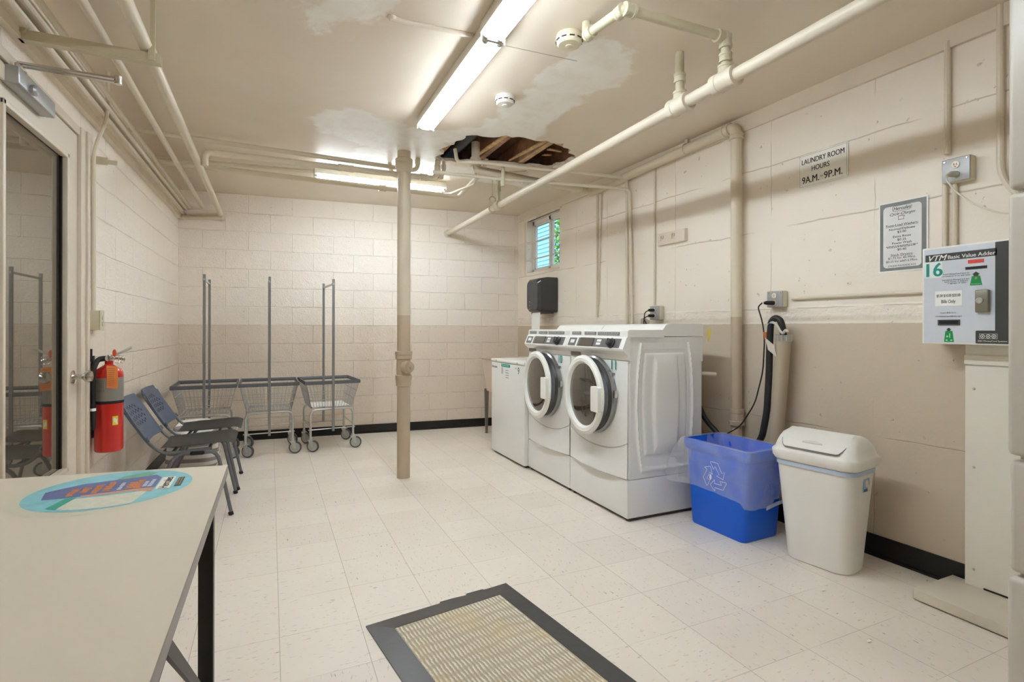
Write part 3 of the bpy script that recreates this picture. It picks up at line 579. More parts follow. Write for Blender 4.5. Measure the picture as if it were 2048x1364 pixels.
# ---- front-load washer
def washer():
    t = thing('washing_machine', 'white front-load washer marked 11 nearest the blue recycling bin', 'washing machine', (2.35, 3.04, 0), 'front-load washers on pedestals')
    ya, yb = 2.70, 3.397; yc = (ya+yb)/2; xf, xb = 2.05, 2.66; PZ = .265
    b = MB(); b.prism(rrect(xf, xb, ya+.002, yb-.002, .012), PZ, 1.00); b.build('cabinet', wht, t)
    # embossed side
    def emb(u, v):
        x = 2.068+u*(2.60-2.068); z = .30+v*(1.13-.30)
        cx, cz = 2.335, .735; dz = (z-cz)/.40; bar = 1-.16*abs(dz)**2.2
        d = max(abs(x-cx)/(.225*bar), abs(dz)*.98)
        h = 0
        for r0, w, a in ((1.02, .028, .014), (.82, .022, -.009)): h += a*math.exp(-((d-r0)/w)**2)
        dx = abs(x-cx); e = max(dx/(.105*(1-.22*dz*dz*1.6)), abs(z-cz)/.285)
        h += .016/(1+math.exp((e-1)*24)) + .009/(1+math.exp((d-.80)*40))
        return (x, ya-.0005-h, z)
    for fn, nm in ((emb, 'side_panel'), (lambda u, v: (emb(u, v)[0], ya+yb-emb(u, v)[1], emb(u, v)[2]), 'side_panel')):
        if fn is emb: b = MB(); b.grid(120, 150, fn); b.build(nm, wht, t, ang=60)
    b = MB(); b.prism([(xf+.01, ya), (xb, ya), (xb, yb), (xf+.01, yb)], 1.00, 1.165); b.build('upper_cabinet', wht, t)
    # lower front panel, bowed out and with an arched top seam
    def seam(y): d = abs(y-yc)/(yb-yc); return .418+.075*d**2.2
    def low(u, v):
        y = yb-.004-u*(yb-ya-.008); d = (y-yc)/(yb-yc); z0 = PZ+.004-.0*d*d; z = z0+v*(seam(y)-z0)
        return (xf-.010-.034*(1-d*d)*(1-v)**.7, y, z)
    b = MB(); G = b.grid(24, 10, low)
    vs = [g for g in G]; bm = b.bm
    back = [[bm.verts.new((xf+.005, v.co.y, v.co.z)) for v in (row[0], row[-1])] for row in G]
    for i in range(24):
        bm.faces.new((G[i][0], G[i+1][0], back[i+1][0], back[i][0])); bm.faces.new((G[i][-1], G[i+1][-1], back[i+1][1], back[i][1]))
    b.build('lower_panel', wht, t)
    def upf(u, v):
        y = yb-.004-u*(yb-ya-.008); z0 = seam(y)+.006; z = z0+v*(1.012-z0); return (xf-.010+.004*v, y, z)
    b = MB(); G = b.grid(24, 6, upf); bm = b.bm
    back = [[bm.verts.new((xf+.005, v.co.y, v.co.z)) for v in (row[0], row[-1])] for row in G]
    for i in range(24):
        bm.faces.new((G[i][0], G[i+1][0], back[i+1][0], back[i][0])); bm.faces.new((G[i][-1], G[i+1][-1], back[i+1][1], back[i][1]))
    b.build('front_panel', wht, t)
    # console
    b = MB(); prof = [(xf+.02, 1.018), (xf-.006, 1.018), (xf-.012, 1.05), (xf-.045, 1.078), (xf-.050, 1.090), (xf-.020, 1.160), (xf-.012, 1.166), (xf-.010, 1.203), (xf+.0, 1.210), (2.33, 1.212), (2.33, 1.160)]
    b.prism([(x, z) for x, z in prof], ya, yb, ax='y')
    b.build('console', wht2, t, ang=25)
    b = MB(); b.prism([(2.32, 1.17), (2.32, 1.212), (2.345, 1.243), (2.37, 1.252), (2.655, 1.252), (2.665, 1.24), (2.665, 1.17)], ya+.002, yb-.002, ax='y'); lid = b.build('rear_top', wht2, t, ang=25)
    b = MB(); b.text('Hercules', .030, (2.330, ya+.34, 1.217), RY, (.028, 0, .031), wt=.012, shear=.4, lift=.001); b.build('lettering', ink, lid, smooth=False)
    # slanted console face frame: origin at lower lip, s along -y, tt up the slope
    o0 = Vector((xf-.0500, 0, 1.090)); sl = Vector((.030, 0, .070)); nl = Vector((-.92, 0, .39)).normalized()
    def pt(y, tt, lift=.001): return o0+Vector((0, y, 0))+sl*tt+nl*lift
    def patch(b, y0, y1, t0, t1, lift=.001, th=0.0):
        if th: b.rings([[pt(y0, t0, -.002), pt(y1, t0, -.002), pt(y1, t1, -.002), pt(y0, t1, -.002)], [pt(y0, t0, th), pt(y1, t0, th), pt(y1, t1, th), pt(y0, t1, th)]], False, True)
        else: b.quad(pt(y0, t0, lift), pt(y1, t0, lift), pt(y1, t1, lift), pt(y0, t1, lift))
    b = MB(); patch(b, yb-.02, yb-.12, .10, .90, th=.001); q = b.build('console_label', grey_p, t, smooth=False)
    b = MB(); patch(b, yb-.045, yb-.10, .38, .72, .0022); b.build('sticker', paper, q, smooth=False)
    b = MB(); patch(b, yb-.145, ya+.045, .08, .92, th=.001); pn = b.build('control_strip', grey_p, t, smooth=False)
    b = MB(); patch(b, yb-.175, yb-.345, .14, .92, th=.005); b.build('display', mat('display_grey', (92, 84, 76), .25), pn, smooth=False)
    b = MB()
    for k in range(2): patch(b, yb-.385, yb-.435, .28+.30*k, .50+.30*k, .0022)
    b.build('button', paper, pn, smooth=False)
    kc = pt(ya+.135, .47, 0)
    b = MB(); b.loft([(kc, .034), (kc+nl*.012, .034), (kc+nl*.014, .026), (kc+nl*.036, .023), (kc+nl*.038, .018)], 24); kn = b.build('knob', dgrey, t)
    b = MB(); b.box(kc+nl*.03+Vector((-.004, -.004, -.02)), kc+nl*.04+Vector((.004, .004, .02))); b.build('knob_grip', rubber, kn, smooth=False)
    b = MB(); patch(b, ya+.20, ya+.145, .55, .85, .0026); b.build('knob_label', ink2, pn, smooth=False)
    for y0, y1 in ((yb-.03, yb-.15), (yb-.20, yb-.345), (yb-.365, ya+.085)):
        b = MB(); b.box((xf-.0125, y1, 1.174), (xf-.009, y0, 1.197)); q = b.build('info_label', grey_p, t, smooth=False)
        b = MB(); bars(b, y0-.01, y1+.008, 1.190, 1.2, xf-.0132, .004, 3); bars(b, y0-.01, y1+.008, 1.180, .8, xf-.0132, .003, 5); b.build('print', paper, q, smooth=False)
    b = MB(); b.prism(rrect(yb-.145, yb-.012, 1.022, 1.052, .012), xf-.013, xf-.004, ax='x'); b.build('drawer_slot_shade', mat('slot_shade_paint', (120, 112, 102), .5), t, smooth=False)  # shade of the dispenser slot painted as a grey plate
    # door
    cy, cz = 3.080, .768; xr = xf-.01
    b = MB(); b.lathe([(.240, xr), (.264, xr), (.268, xr-.004), (.266, xr-.022), (.255, xr-.030), (.240, xr-.028)], (0, cy, cz), 'x', 64, cap=False); bz = b.build('door_bezel', mat('bezel_grey_metal', (150, 150, 152), .22, metal=.85), t)
    b = MB(); b.lathe([(.252, xr-.026), (.246, xr-.04), (.240, xr-.050)], (0, cy, cz), 'x', 64, cap=False); b.build('door_gasket', dgrey, t)
    xd_ = xr-.055
    b = MB(); b.lathe([(.222, xd_+.005), (.262, xd_+.004), (.270, xd_-.004), (.268, xd_-.016), (.250, xd_-.028), (.228, xd_-.026), (.216, xd_-.014), (.212, xd_-.006)], (0, cy, cz), 'x', 72, cap=False); ring = b.build('door_ring', wht2, t); ring_v = ring
    b = MB(); b.lathe([(.001, xd_-.016), (.08, xd_-.0155), (.15, xd_-.013), (.20, xd_-.009), (.217, xd_-.005)], (0, cy, cz), 'x', 64, cap=False)
    gmm = mat('smoked_door_glass', (66, 60, 52), .06, spec=.8, coat=.6, ior=1.6); b.build('door_glass', gmm, t)
    b = MB(); b.prism(rrect(cy-.262, cy-.165, cz-.088, cz+.075, .012), xd_-.046, xd_-.010, ax='x'); b.build('door_handle', wht2, ring)
    b = MB(); b.box((xd_-.022, cy-.165, cz-.06), (xd_-.014, cy-.130, cz+.055), bev=.003); b.build('grip_recess', dgrey, ring)
    b = MB(); b.box((xr-.03, cy-.284, cz+.005), (xr-.004, cy-.264, cz+.05), bev=.003); b.build('door_catch', chrome, t)
    hinge = Vector((xd_+.0, cy+.265, cz)); rot = Matrix.Translation(hinge) @ Matrix.Rotation(-math.radians(4.5), 4, 'Z') @ Matrix.Translation(-hinge)
    L2 = Matrix.Translation(OFF[t.name])
    for o in [x for x in bpy.data.objects if x.parent == t and x.name.split('.')[0] in ('door_ring', 'door_glass')] + [x for x in bpy.data.objects if x.parent == ring]:
        o.data.transform(L2.inverted() @ rot @ L2)
    # pedestal
    b = MB(); b.box((xf-.012, ya, .022), (xb, yb-.004, PZ-.004), bev=.003); ped = b.build('pedestal', wht, t)
    b = MB(); b.box((xf+.01, ya+.01, .008), (xb-.01, yb-.01, .024)); b.build('pedestal_skirt', mat('rusty_dark_metal', (88, 78, 66), .8), ped, smooth=False)
    for x in (xf+.02, xb-.04):
        for y in (ya+.03, yb-.03):
            b = MB(); b.cyl((x, y, 0), (x, y, .012), .016); b.build('levelling_foot', mat('rusty_dark_metal', (88, 78, 66), .8), ped)
    return t
w1 = washer(); w2 = copy_tree(w1); w2.location.y += .702
w2['label'] = 'white front-load washer marked 10, between washer 11 and the low white machine'
for w, txt, dy in ((w1, '11', 0), (w2, '10', .702)):
    b = MB(); b.text(txt, .088, (2.0385, 2.848+dy, .952), RY, UZ, wt=.03, width=.050); OFF[w.name] = Vector(w.location); b.build('number_decal', teal, w, smooth=False)
    b = MB(); b.quad((2.0382, 2.880+dy, .918), (2.0382, 2.835+dy, .918), (2.0382, 2.835+dy, .930), (2.0382, 2.880+dy, .930)); b.build('small_sticker', ink2, w, smooth=False)
# ---- low machine number 9
t = thing('low_white_machine', 'low plain white machine marked 9 at the far end of the washers', 'washing machine', (2.3, 4.48, 0))
b = MB(); b.box((2.0, 4.105, .02), (2.64, 4.845, .893), bev=.008); b.build('cabinet', wht, t)
b = MB(); b.box((1.995, 4.10, .897), (2.65, 4.85, .925), bev=.008); b.build('top', wht2, t)
b = MB(); b.box((2.03, 4.13, 0), (2.60, 4.82, .022)); b.build('plinth', rubber, t, smooth=False)
b = MB(); b.text('Hercules', .036, (1.9985, 4.765, .838), RY, UZ, wt=.015, shear=.3); b.text('no', .028, (1.9985, 4.272, .855), RY, UZ, wt=.0); b.build('lettering', ink, t, smooth=False)
b = MB(); b.text('9', .088, (1.9985, 4.215, .812), RY, UZ, wt=.01, width=.034); b.build('number_decal', mat('dark_teal_print', (40, 98, 92), .5), t, smooth=False)
b = MB(); b.box((1.9985, 4.40, .858), (2.0, 4.60, .885)); q = b.build('instruction_label', teal, t, smooth=False)
b = MB(); bars(b, 4.585, 4.42, .872, 1.6, 1.998, .008, 2); b.build('print', mat('pale_teal_print', (150, 220, 208), .5), q, smooth=False)
b = MB()
for k in range(5): bars(b, 4.60, 4.555, .845-.012*k, 1, 1.9985, .006, k)
for k in range(4): bars(b, 4.50, 4.43, .828-.022*k, 1.3, 1.9985, .006, k+9)
b.build('small_print', ink2, t, smooth=False)
for y in (4.24, 4.71): b = MB(); b.cyl((1.993, y, .911), (1.997, y, .911), .006); b.build('screw', ink2, t)
# ---- laundry sink
t = thing('utility_sink', 'beige plastic utility sink on grey legs behind the low white machine', 'sink', (2.5, 5.5, 0))
b = MB(); sk = mat('beige_sink_plastic', (216, 200, 184), .4)
b.rings([[(x, y, .50) for x, y in rrect(2.28, 2.76, 5.26, 5.70, .04)], [(x, y, .86) for x, y in rrect(2.24, 2.80, 5.22, 5.74, .03)], [(x, y, .88) for x, y in rrect(2.22, 2.82, 5.20, 5.76, .03)], [(x, y, .88) for x, y in rrect(2.26, 2.78, 5.24, 5.72, .03)], [(x, y, .54) for x, y in rrect(2.31, 2.73, 5.29, 5.67, .04)]]); b.build('basin', sk, t)
for x, y in ((2.29, 5.70), (2.74, 5.70), (2.29, 5.26), (2.74, 5.26)): b = MB(); b.rings([[(x-.012, y-.012, 0), (x+.012, y-.012, 0), (x+.012, y+.012, 0), (x-.012, y+.012, 0)], [(x-.022, y-.018, .52), (x+.022, y-.018, .52), (x+.022, y+.018, .52), (x-.022, y+.018, .52)]]); b.build('leg', mat('grey_leg', (120, 112, 104), .5), t, smooth=False)
# ---- paper towel dispenser
t = thing('paper_towel_dispenser', 'black paper towel dispenser with a white sheet hanging, under the small window', 'dispenser', (2.78, 5.3, 1.4))
blk = mat('glossy_black_plastic', (66, 66, 66), .2); xw = XR(5.3)
b = MB(); b.rings([[(xw, y, z) for y, z in rrect(5.09, 5.43, 1.40, 1.79, .03)], [(2.78, y, z) for y, z in rrect(5.09, 5.43, 1.40, 1.79, .04)], [(2.69, y, z) for y, z in rrect(5.10, 5.42, 1.41, 1.775, .05)], [(2.66, y, z) for y, z in rrect(5.13, 5.39, 1.43, 1.75, .05)]], ); b.build('cover', blk, t)
b = MB(); b.box((2.72, 5.12, 1.385), (2.86, 5.40, 1.41), bev=.006); b.build('outlet_lip', dgrey, t)
b = MB(); b.grid(2, 10, lambda u, v: (2.715-.008*math.sin(v*2.5), 5.365-u*.20, 1.40-v*.235)); b.build('paper_sheet', paper, t)
b = MB()
for k in range(3): b.cyl((2.659, 5.32, 1.52-.04*k), (2.661, 5.32, 1.52-.04*k), .004, 8)
b.build('indicator_dots', paper, t)
# ---- recycling bin
bx_, by_, ba = 2.575, 2.362, math.radians(2)
t = thing('recycling_bin', 'blue plastic recycling bin with white arrows, lined with a clear bag', 'bin', (bx_, by_, 0), local=True, rz=ba)
blue = mat('recycling_blue', (6, 100, 226), .3)
b = MB(); P = lambda hx, hy, z, r=.03: [(x, y, z) for x, y in rrect(-hx, hx, -hy, hy, r)]
b.rings([P(.145, .195, .0), P(.150, .200, .012), P(.160, .232, .46), P(.168, .245, .47), P(.172, .249, .50), P(.172, .249, .525), P(.160, .237, .527), P(.155, .228, .46), P(.142, .192, .015)]); b.build('body', blue, t)
b = MB()
for y in (-.19, .19): b.box((-.158-.001, y-.003, .05), (-.149, y+.003, .40))
b.box((-.158, -.19, .395), (-.150, .19, .402)); 
wl_ = mat('white_print', (236, 240, 246), .5)
def xface(z): return -.1505-.0222*(z-.012)/1.0-.001
def arrow_pts(c, r, k):  # one folded arrow of the three-arrow mark, outline
    a = math.radians(90-120*k); o = []
    for u, v in ((-.30, .98), (.28, .98), (.62, .38), (.84, .50), (.72, -.02), (.18, .10), (.40, .22), (.08, .72), (-.06, .50), (-.34, .92)):
        o.append(c+Vector((u*math.cos(a-1.5708)-v*math.sin(a-1.5708), u*math.sin(a-1.5708)+v*math.cos(a-1.5708)))*r)
    return o
b.bm.free(); b = MB()
for k in range(3):
    pts = arrow_pts(Vector((0, .333)), .088, k); b.tube([(xface(p.y), -p.x, p.y) for p in pts], .0016, n=4, closed=True)
b.ball((xface(.33)-.0005, .03, .325), .012, .06, .8, 1.6, 1); b.build('recycling_mark', wl_, t, smooth=False)
b = MB()
for k in range(3):
    pts = arrow_pts(Vector((0, .30)), .05, k); b.tube([(p.x+.03, -.2135-.07*(p.y-.15)-.006, p.y) for p in pts], .0010, n=4, closed=True)
b.build('side_recycling_mark', mat('faint_white_print', (96, 140, 214), .5), t, smooth=False)
# clear liner: thin film folded over the rim
fm = NB('clear_plastic_film'); tr = fm.n.new('ShaderNodeBsdfTransparent'); mx = fm.n.new('ShaderNodeMixShader')
wr = fm.noise(14, 4); mx_f = fm.math('ADD', .04, fm.math('MULTIPLY', wr, .32)); fm.l.new(mx_f, mx.inputs[0]); fm.l.new(tr.outputs[0], mx.inputs[1]); fm.l.new(fm.b.outputs[0], mx.inputs[2])
fm.b.inputs['Base Color'].default_value = (.86, .88, .92, 1); fm.b.inputs['Roughness'].default_value = .12; fm.b.inputs['Specular IOR Level'].default_value = .6
fm.l.new(mx.outputs[0], fm.n['Material Output'].inputs[0])
t = thing('bin_liner', 'clear plastic bag folded over the rim of the blue recycling bin', 'plastic bag', (bx_, by_, 0), local=True, rz=ba)
rr = random.Random(11); ph = [rr.uniform(0, 6.28) for _ in range(6)]
def film(loops):
    b = MB(); n = len(loops[0]); R = [[b.bm.verts.new(p) for p in l] for l in loops]
    for A, B_ in zip(R, R[1:]):
        for k in range(n): b.bm.faces.new((A[k], A[(k+1) % n], B_[(k+1) % n], B_[k]))
    return b
def loop(hx, hy, z, amp, N=72, r=.03, zf=None):
    base = rrect(-hx, hx, -hy, hy, r, 8); per = []; 
    L = [0]
    for i in range(len(base)): L.append(L[-1]+math.dist(base[i], base[(i+1) % len(base)]))
    out = []
    for k in range(N):
        s_ = L[-1]*k/N; i = max(j for j in range(len(base)) if L[j] <= s_); f = (s_-L[i])/max(L[i+1]-L[i], 1e-9); p, q = base[i], base[(i+1) % len(base)]
        x, y = p[0]+(q[0]-p[0])*f, p[1]+(q[1]-p[1])*f; a = 6.283*k/N
        w = amp*(math.sin(5*a+ph[0])+.7*math.sin(11*a+ph[1])+.5*math.sin(23*a+ph[2]))/2.2; d = math.hypot(x, y); flare = amp*7.0*max(0, math.cos(a-math.radians(73)))**14
        out.append((x*(1+(w+amp+flare)/d), y*(1+(w+amp+flare)/d), z+(zf(x, y) if zf else 0)))
    return out
hem = lambda x, y: .012*math.sin(9*y+1)-.02*(y < -.2)+.03*(x > 0)
b = film([loop(.120, .16, .10, .006), loop(.150, .222, .44, .003), loop(.158, .236, .525, .001), loop(.166, .243, .534, .001), loop(.176, .254, .527, .002), loop(.178, .256, .45, .009), loop(.180, .258, .36, .013), loop(.180, .256, .29, .015), loop(.178, .252, .245, .015, zf=hem)])
b.build('film', fm.m, t, ang=80)
b = MB(); b.grid(8, 1, lambda u, v: (-.02+u*.19, -.247-.01*u, .185+.022*v+.05*u-.02*u*u)); b.build('folded_hem', mat('milky_film', (200, 206, 216), .3), t, smooth=False)
# ---- white swing-top trash can
t = thing('trash_can', 'tall white swing-top trash can with a blue sticker beside the blue bin', 'bin', (2.64, 1.825, 0), local=True, rz=math.radians(9))
canm = mat('white_can_plastic', (232, 231, 226), .38, bump=.05, bscale=200, bdist=.001)
def Q(hx, hy, z, r, cx=0): return [(x+cx, y, z) for x, y in rrect(-hx, hx, -hy, hy, r, 8)]
b = MB(); b.rings([Q(.100, .155, 0, .07), Q(.106, .161, .006, .072), Q(.135, .196, .50, .06), Q(.137, .198, .535, .06), Q(.13, .19, .536, .06), Q(.10, .15, .012, .065)]); b.build('body', canm, t)
b = MB(); b.rings([Q(.1375, .1985, .500, .06), Q(.1405, .2015, .501, .06), Q(.1405, .2015, .522, .06), Q(.1375, .1985, .523, .06)], False, False); b.build('liner_band', mat('pale_blue_plastic', (186, 202, 222), .4), t)
b = MB(); b.rings([Q(.146, .207, .528, .06), Q(.155, .216, .545, .06), Q(.157, .218, .575, .06), Q(.153, .214, .582, .06), Q(.144, .205, .590, .055), Q(.132, .200, .612, .05), Q(.112, .193, .640, .045), Q(.088, .185, .662, .04), Q(.060, .170, .676, .03), Q(.030, .150, .682, .02)], True, True); lid = b.build('lid', canm, t, ang=50)
def flapx(u, v):
    y = .150-u*.30; s_ = v; x = -.148+s_*.118; z = .602+.084*math.sin(s_*1.45)+.003
    return (x, y*(1-.10*(1-abs(2*u-1))*0), z)
b = MB()
def flap(u, v):
    e = max(0, abs(2*u-1)-.80)/.20; v0 = .30*e*e; vv = v0+(1-v0)*v
    y = .158*(1-2*u); a = vv*1.35
    x = -.150+.135*vv; z = .600+.084*math.sin(a*1.1)/math.sin(1.485)+.0045
    return (x, y, z)
G = b.grid(28, 12, flap); b.build('swing_flap', canm, t)
b = MB(); b.tube([flap(u/28, 0)[:2]+(flap(u/28, 0)[2]-.003,) for u in range(29)], .0025, n=5); b.build('flap_gap_shade', mat('gap_shadow_grey', (120, 118, 112), .6), t)  # shade in the flap's gap drawn as a thin grey line
b = MB(); b.prism([(.05*math.cos(a*.3142), .018*math.sin(a*.3142)) for a in range(11)], 0, .002)
for v in b.bm.verts: y = v.co.x; h = v.co.y; q = flap(.5-y/.316, .22+h*5); v.co = Vector((q[0]-v.co.z-.001, q[1], q[2]+v.co.z+.001))
b.build('thumb_notch', mat('notch_grey_white', (214, 213, 208), .4), lid, smooth=False)
b = MB(); 
def cs(x): return -.1985*.99
b.rings([[(-.02+u, -.1915-.0, z) for u, z in ((0, .415), (.062, .415), (.062, .478), (0, .478))], [(-.02+u, -.1965, z) for u, z in ((0, .415), (.062, .415), (.062, .478), (0, .478))]]); st = b.build('sticker', mat('sticker_blue', (150, 186, 220), .4), t, smooth=False)
b = MB(); b.box((-.019, -.1972, .417), (.018, -.1967, .430)); b.build('sticker_band', mat('sticker_navy', (40, 84, 160), .4), st, smooth=False)
b = MB(); b.ball((.012, -.1968, .455), .018, 1, .03, 1); b.box((.018, -.1972, .417), (.040, -.1966, .445)); b.build('sticker_picture', mat('sticker_cream', (232, 218, 196), .4), st, smooth=False)
# ---- leaning standpipe with drain hose
t = thing('standpipe', 'fat grey-beige standpipe with a black hose hooked in its top, right of the wall drain', 'pipe', (2.87, 2.32, 0))
b = MB(); b.loft([((2.875, 2.345, 0), .042), ((2.862, 2.245, 1.10), .044), ((2.860, 2.237, 1.17), .043)], 24); b.build('tube', mat('standpipe_plastic', (180, 166, 144), .45, bump=.2), t)
b = MB(); b.loft([((2.861, 2.240, 1.145), .046), ((2.860, 2.236, 1.185), .047)], 24)
for k in range(12): a = k*.5236; b.box((2.86+.046*math.cos(a)-.003, 2.238+.046*math.sin(a)-.003, 1.148), (2.86+.046*math.cos(a)+.003, 2.238+.046*math.sin(a)+.003, 1.182))
b.build('hose_clamp', zinc, t)
hp = [(2.86, 2.235, 1.13), (2.85, 2.235, 1.22), (2.845, 2.25, 1.275), (2.842, 2.285, 1.29), (2.842, 2.315, 1.26), (2.84, 2.32, 1.16), (2.84, 2.325, .95), (2.84, 2.34, .70), (2.83, 2.37, .52), (2.84, 2.50, .40), (2.80, 2.75, .36)]
b = MB(); b.tube(hp, .020, .05, 12); tag(b.build('drain_hose', mat('black_corrugated_hose', (40, 40, 40), .45, bump=.4, bscale=90)), 'black corrugated drain hose looped over the top of the standpipe', 'hose')
b = MB(); b.tube([(2.835, 2.335, 1.19), (2.83, 2.33, 1.24), (2.83, 2.30, 1.265), (2.83, 2.26, 1.245), (2.835, 2.235, 1.20), (2.83, 2.22, 1.19), (2.83, 2.20, 1.215), (2.83, 2.185, 1.20)], .008, .02, 8); tag(b.build('hose_hook', mat('grey_plastic_hook', (196, 194, 186), .4)), 'pale grey plastic hook holding the drain hose on the standpipe', 'hook')
b = MB(); b.grid(6, 6, lambda u, v: (2.805+.01*u, 2.325-.055*u-.02*v, 1.165-.045*u-.075*v)); tag(b.build('hang_tag', mat('worn_paper_tag', (200, 194, 182), .6, bump=.3)), 'creased paper tag tied at the top of the standpipe', 'tag')
b = MB(); b.tube([(2.838, 2.342, 1.15), (2.828, 2.342, 1.20)], .012, n=8); tag(b.build('cord_label', mat('orange_tape', (205, 120, 60), .5)), 'orange label wrapped on the black cord by the standpipe', 'label')
hp = [(2.72, 2.80, .62), (2.80, 2.78, .60), (2.84, 2.72, .52), (2.84, 2.66, .44), (2.83, 2.58, .36)]
b = MB(); b.tube([(2.685, 2.86, .95), (2.74, 2.86, .90), (2.76, 2.86, .72), (2.78, 2.80, .58), (2.80, 2.70, .50), (2.80, 2.60, .42)], .018, .06, 12); tag(b.build('drain_hose', MATS['black_corrugated_hose']), 'black hose coming from behind washer 11 down behind the blue bin', 'hose')
b = MB(); b.cyl((2.67, 2.77, .912), (2.80, 2.72, .905), .014); tag(b.build('pipe_stub', pipe_c), 'short pale pipe stub sticking out behind washer 11', 'pipe')
b = MB(); b.quad((2.69, 2.685, 1.22), (2.72, 2.68, 1.21), (2.70, 2.685, 1.13), (2.69, 2.685, 1.14)); b.quad((2.69, 2.687, 1.14), (2.70, 2.687, 1.13), (2.72, 2.682, 1.21), (2.69, 2.687, 1.22)); tag(b.build('yellow_tag', mat('yellow_tag', (226, 208, 90), .5), smooth=False), 'small yellow tag peeking out behind the top corner of washer 11', 'tag')
# ---- outlets
def outlet(name, label, y, z, w=.115, h=.10, d=.045, off=.0, slots=((0, .022), (0, -.024)), face=True, group=None):
    x = XR(y); t = thing(name, label, 'outlet', (x, y, z))
    b = MB(); b.box((x-d, y-w/2, z-h/2), (x, y+w/2, z+h/2), bev=.008); b.build('box', mat('outlet_box_paint', (206, 200, 176), .45, bump=.3), t)
    b = MB(); b.box((x-d-.006, y-w/2+.002, z-h/2+.002), (x-d, y+w/2-.002, z+h/2-.002), bev=.0025); pl = b.build('cover_plate', mat('grey_steel_plate', (168, 168, 166), .4, metal=.4), t)
    for sy, sz in slots:
        b = MB(); b.lathe([(.0165, -.001), (.0165, -.004), (.001, -.0042)], (x-d-.006, y+sy, z+sz), 'x', 20, cap=False); rc = b.build('receptacle', mat('ivory_plastic', (232, 226, 206), .4), t)
        b = MB(); b.box((x-d-.0108, y+sy+.004, z+sz-.003), (x-d-.0100, y+sy+.006, z+sz+.008)); b.box((x-d-.0108, y+sy-.006, z+sz-.003), (x-d-.0100, y+sy-.004, z+sz+.007)); b.box((x-d-.0108, y+sy-.002, z+sz-.011), (x-d-.0100, y+sy+.002, z+sz-.007)); b.build('slots', rubber, rc, smooth=False)
    for sy in (-1, 1):
        b = MB(); b.lathe([(.005, 0), (.004, -.003), (.001, -.003)], (x-d-.006, y+sy*(w/2-.014), z+h/2-.014), 'x', 8, cap=False); b.build('screw', zinc, t)
    return x-d-.006
xo = outlet('wall_outlet', 'grey metal double outlet high on the right with a white cord plugged in', 1.375, 1.968, .115, .115)
t = thing('white_cord', 'white cord sagging from the high right outlet toward the dryers', 'cord', (xo, 1.37, 1.95)); b = MB(); b.tube([(xo-.035, 1.385, 1.942), (xo-.05, 1.39, 1.92), (xo-.04, 1.36, 1.86), (xo-.02, 1.30, 1.79), (xo-.03, 1.20, 1.725), (xo-.03, 1.05, 1.69)], .004, .03, 8); b.build('cable', mat('white_cable', (222, 216, 200), .4), t)
b = MB(); b.loft([((xo-.004, 1.372, 1.944), .015), ((xo-.03, 1.380, 1.944), .013), ((xo-.045, 1.388, 1.938), .006)], 12); b.build('plug', mat('clear_grey_plug', (170, 166, 150), .3), t)
xo = outlet('wall_outlet', 'grey metal outlet with a black plug above the leaning standpipe', 2.335, 1.408, .115, .105)
t = thing('black_cord', 'black power cord hanging from the outlet above the standpipe', 'cord', (xo, 2.33, 1.39)); b = MB(); b.tube([(xo-.06, 2.375, 1.385), (xo-.07, 2.40, 1.36), (2.83, 2.365, 1.26), (2.83, 2.35, 1.16), (2.84, 2.37, .95), (2.84, 2.43, .74), (2.80, 2.51, .58), (2.76, 2.62, .50)], .0042, .05, 8); b.build('cable', rubber, t)
b = MB(); b.loft([((xo-.004, 2.335, 1.384), .013), ((xo-.045, 2.360, 1.384), .012), ((xo-.055, 2.368, 1.384), .007)], 12); b.build('plug', rubber, t)
xo = outlet('wall_outlet', 'outlet with two black plugs on the wall above washer 10', 3.45, 1.350, .115, .115, .05)
t = thing('twin_cords', 'pair of black cords plugged above washer 10 going down behind it', 'cord', (xo, 3.5, 1.35))
for k, z in enumerate((.022, -.024)):
    b = MB(); b.loft([((xo-.004, 3.45, 1.35+z), .013), ((xo-.05, 3.46, 1.35+z), .011)], 12); b.build('plug', rubber, t)
    b = MB(); b.tube([(xo-.05, 3.46, 1.35+z), (xo-.075, 3.48+.02*k, 1.33+z), (xo-.07, 3.50-.04*k, 1.26), (xo-.06, 3.50, 1.10)], .004, .03, 8); b.build('cable', rubber, t)
b = MB(); b.grid(4, 4, lambda u, v: (2.80+.02*math.sin(u*3), 3.535-.11*u, 1.30-.05*v+.012*math.sin(u*6))); tag(b.build('crumpled_note', mat('brown_paper', (176, 160, 140), .6)), 'crumpled brown paper tag under the twin plugs behind the washers', 'tag')
# hook board
t = thing('hook_board', 'small painted board with two pipe valves stubs on the right wall', 'board', (XR(3.3), 3.29, 1.95)); t['label'] = 'small cream wooden board with two hooks fixed on the right wall'
x = XR(3.3); b = MB(); b.box((x-.03, 3.135, 1.902), (x+.002, 3.445, 1.998), bev=.002); b.build('board', trim_c, t)
for y in (3.385, 3.255):
    b = MB(); b.lathe([(.014, 0), (.014, -.006), (.006, -.010), (.007, -.028), (.001, -.03)], (x-.03, y, 1.965), 'x', 10); b.tube([(x-.045, y, 1.98), (x-.05, y, 1.955), (x-.045, y+.008, 1.935)], .004, n=6); b.build('hook', pipe_c, t)
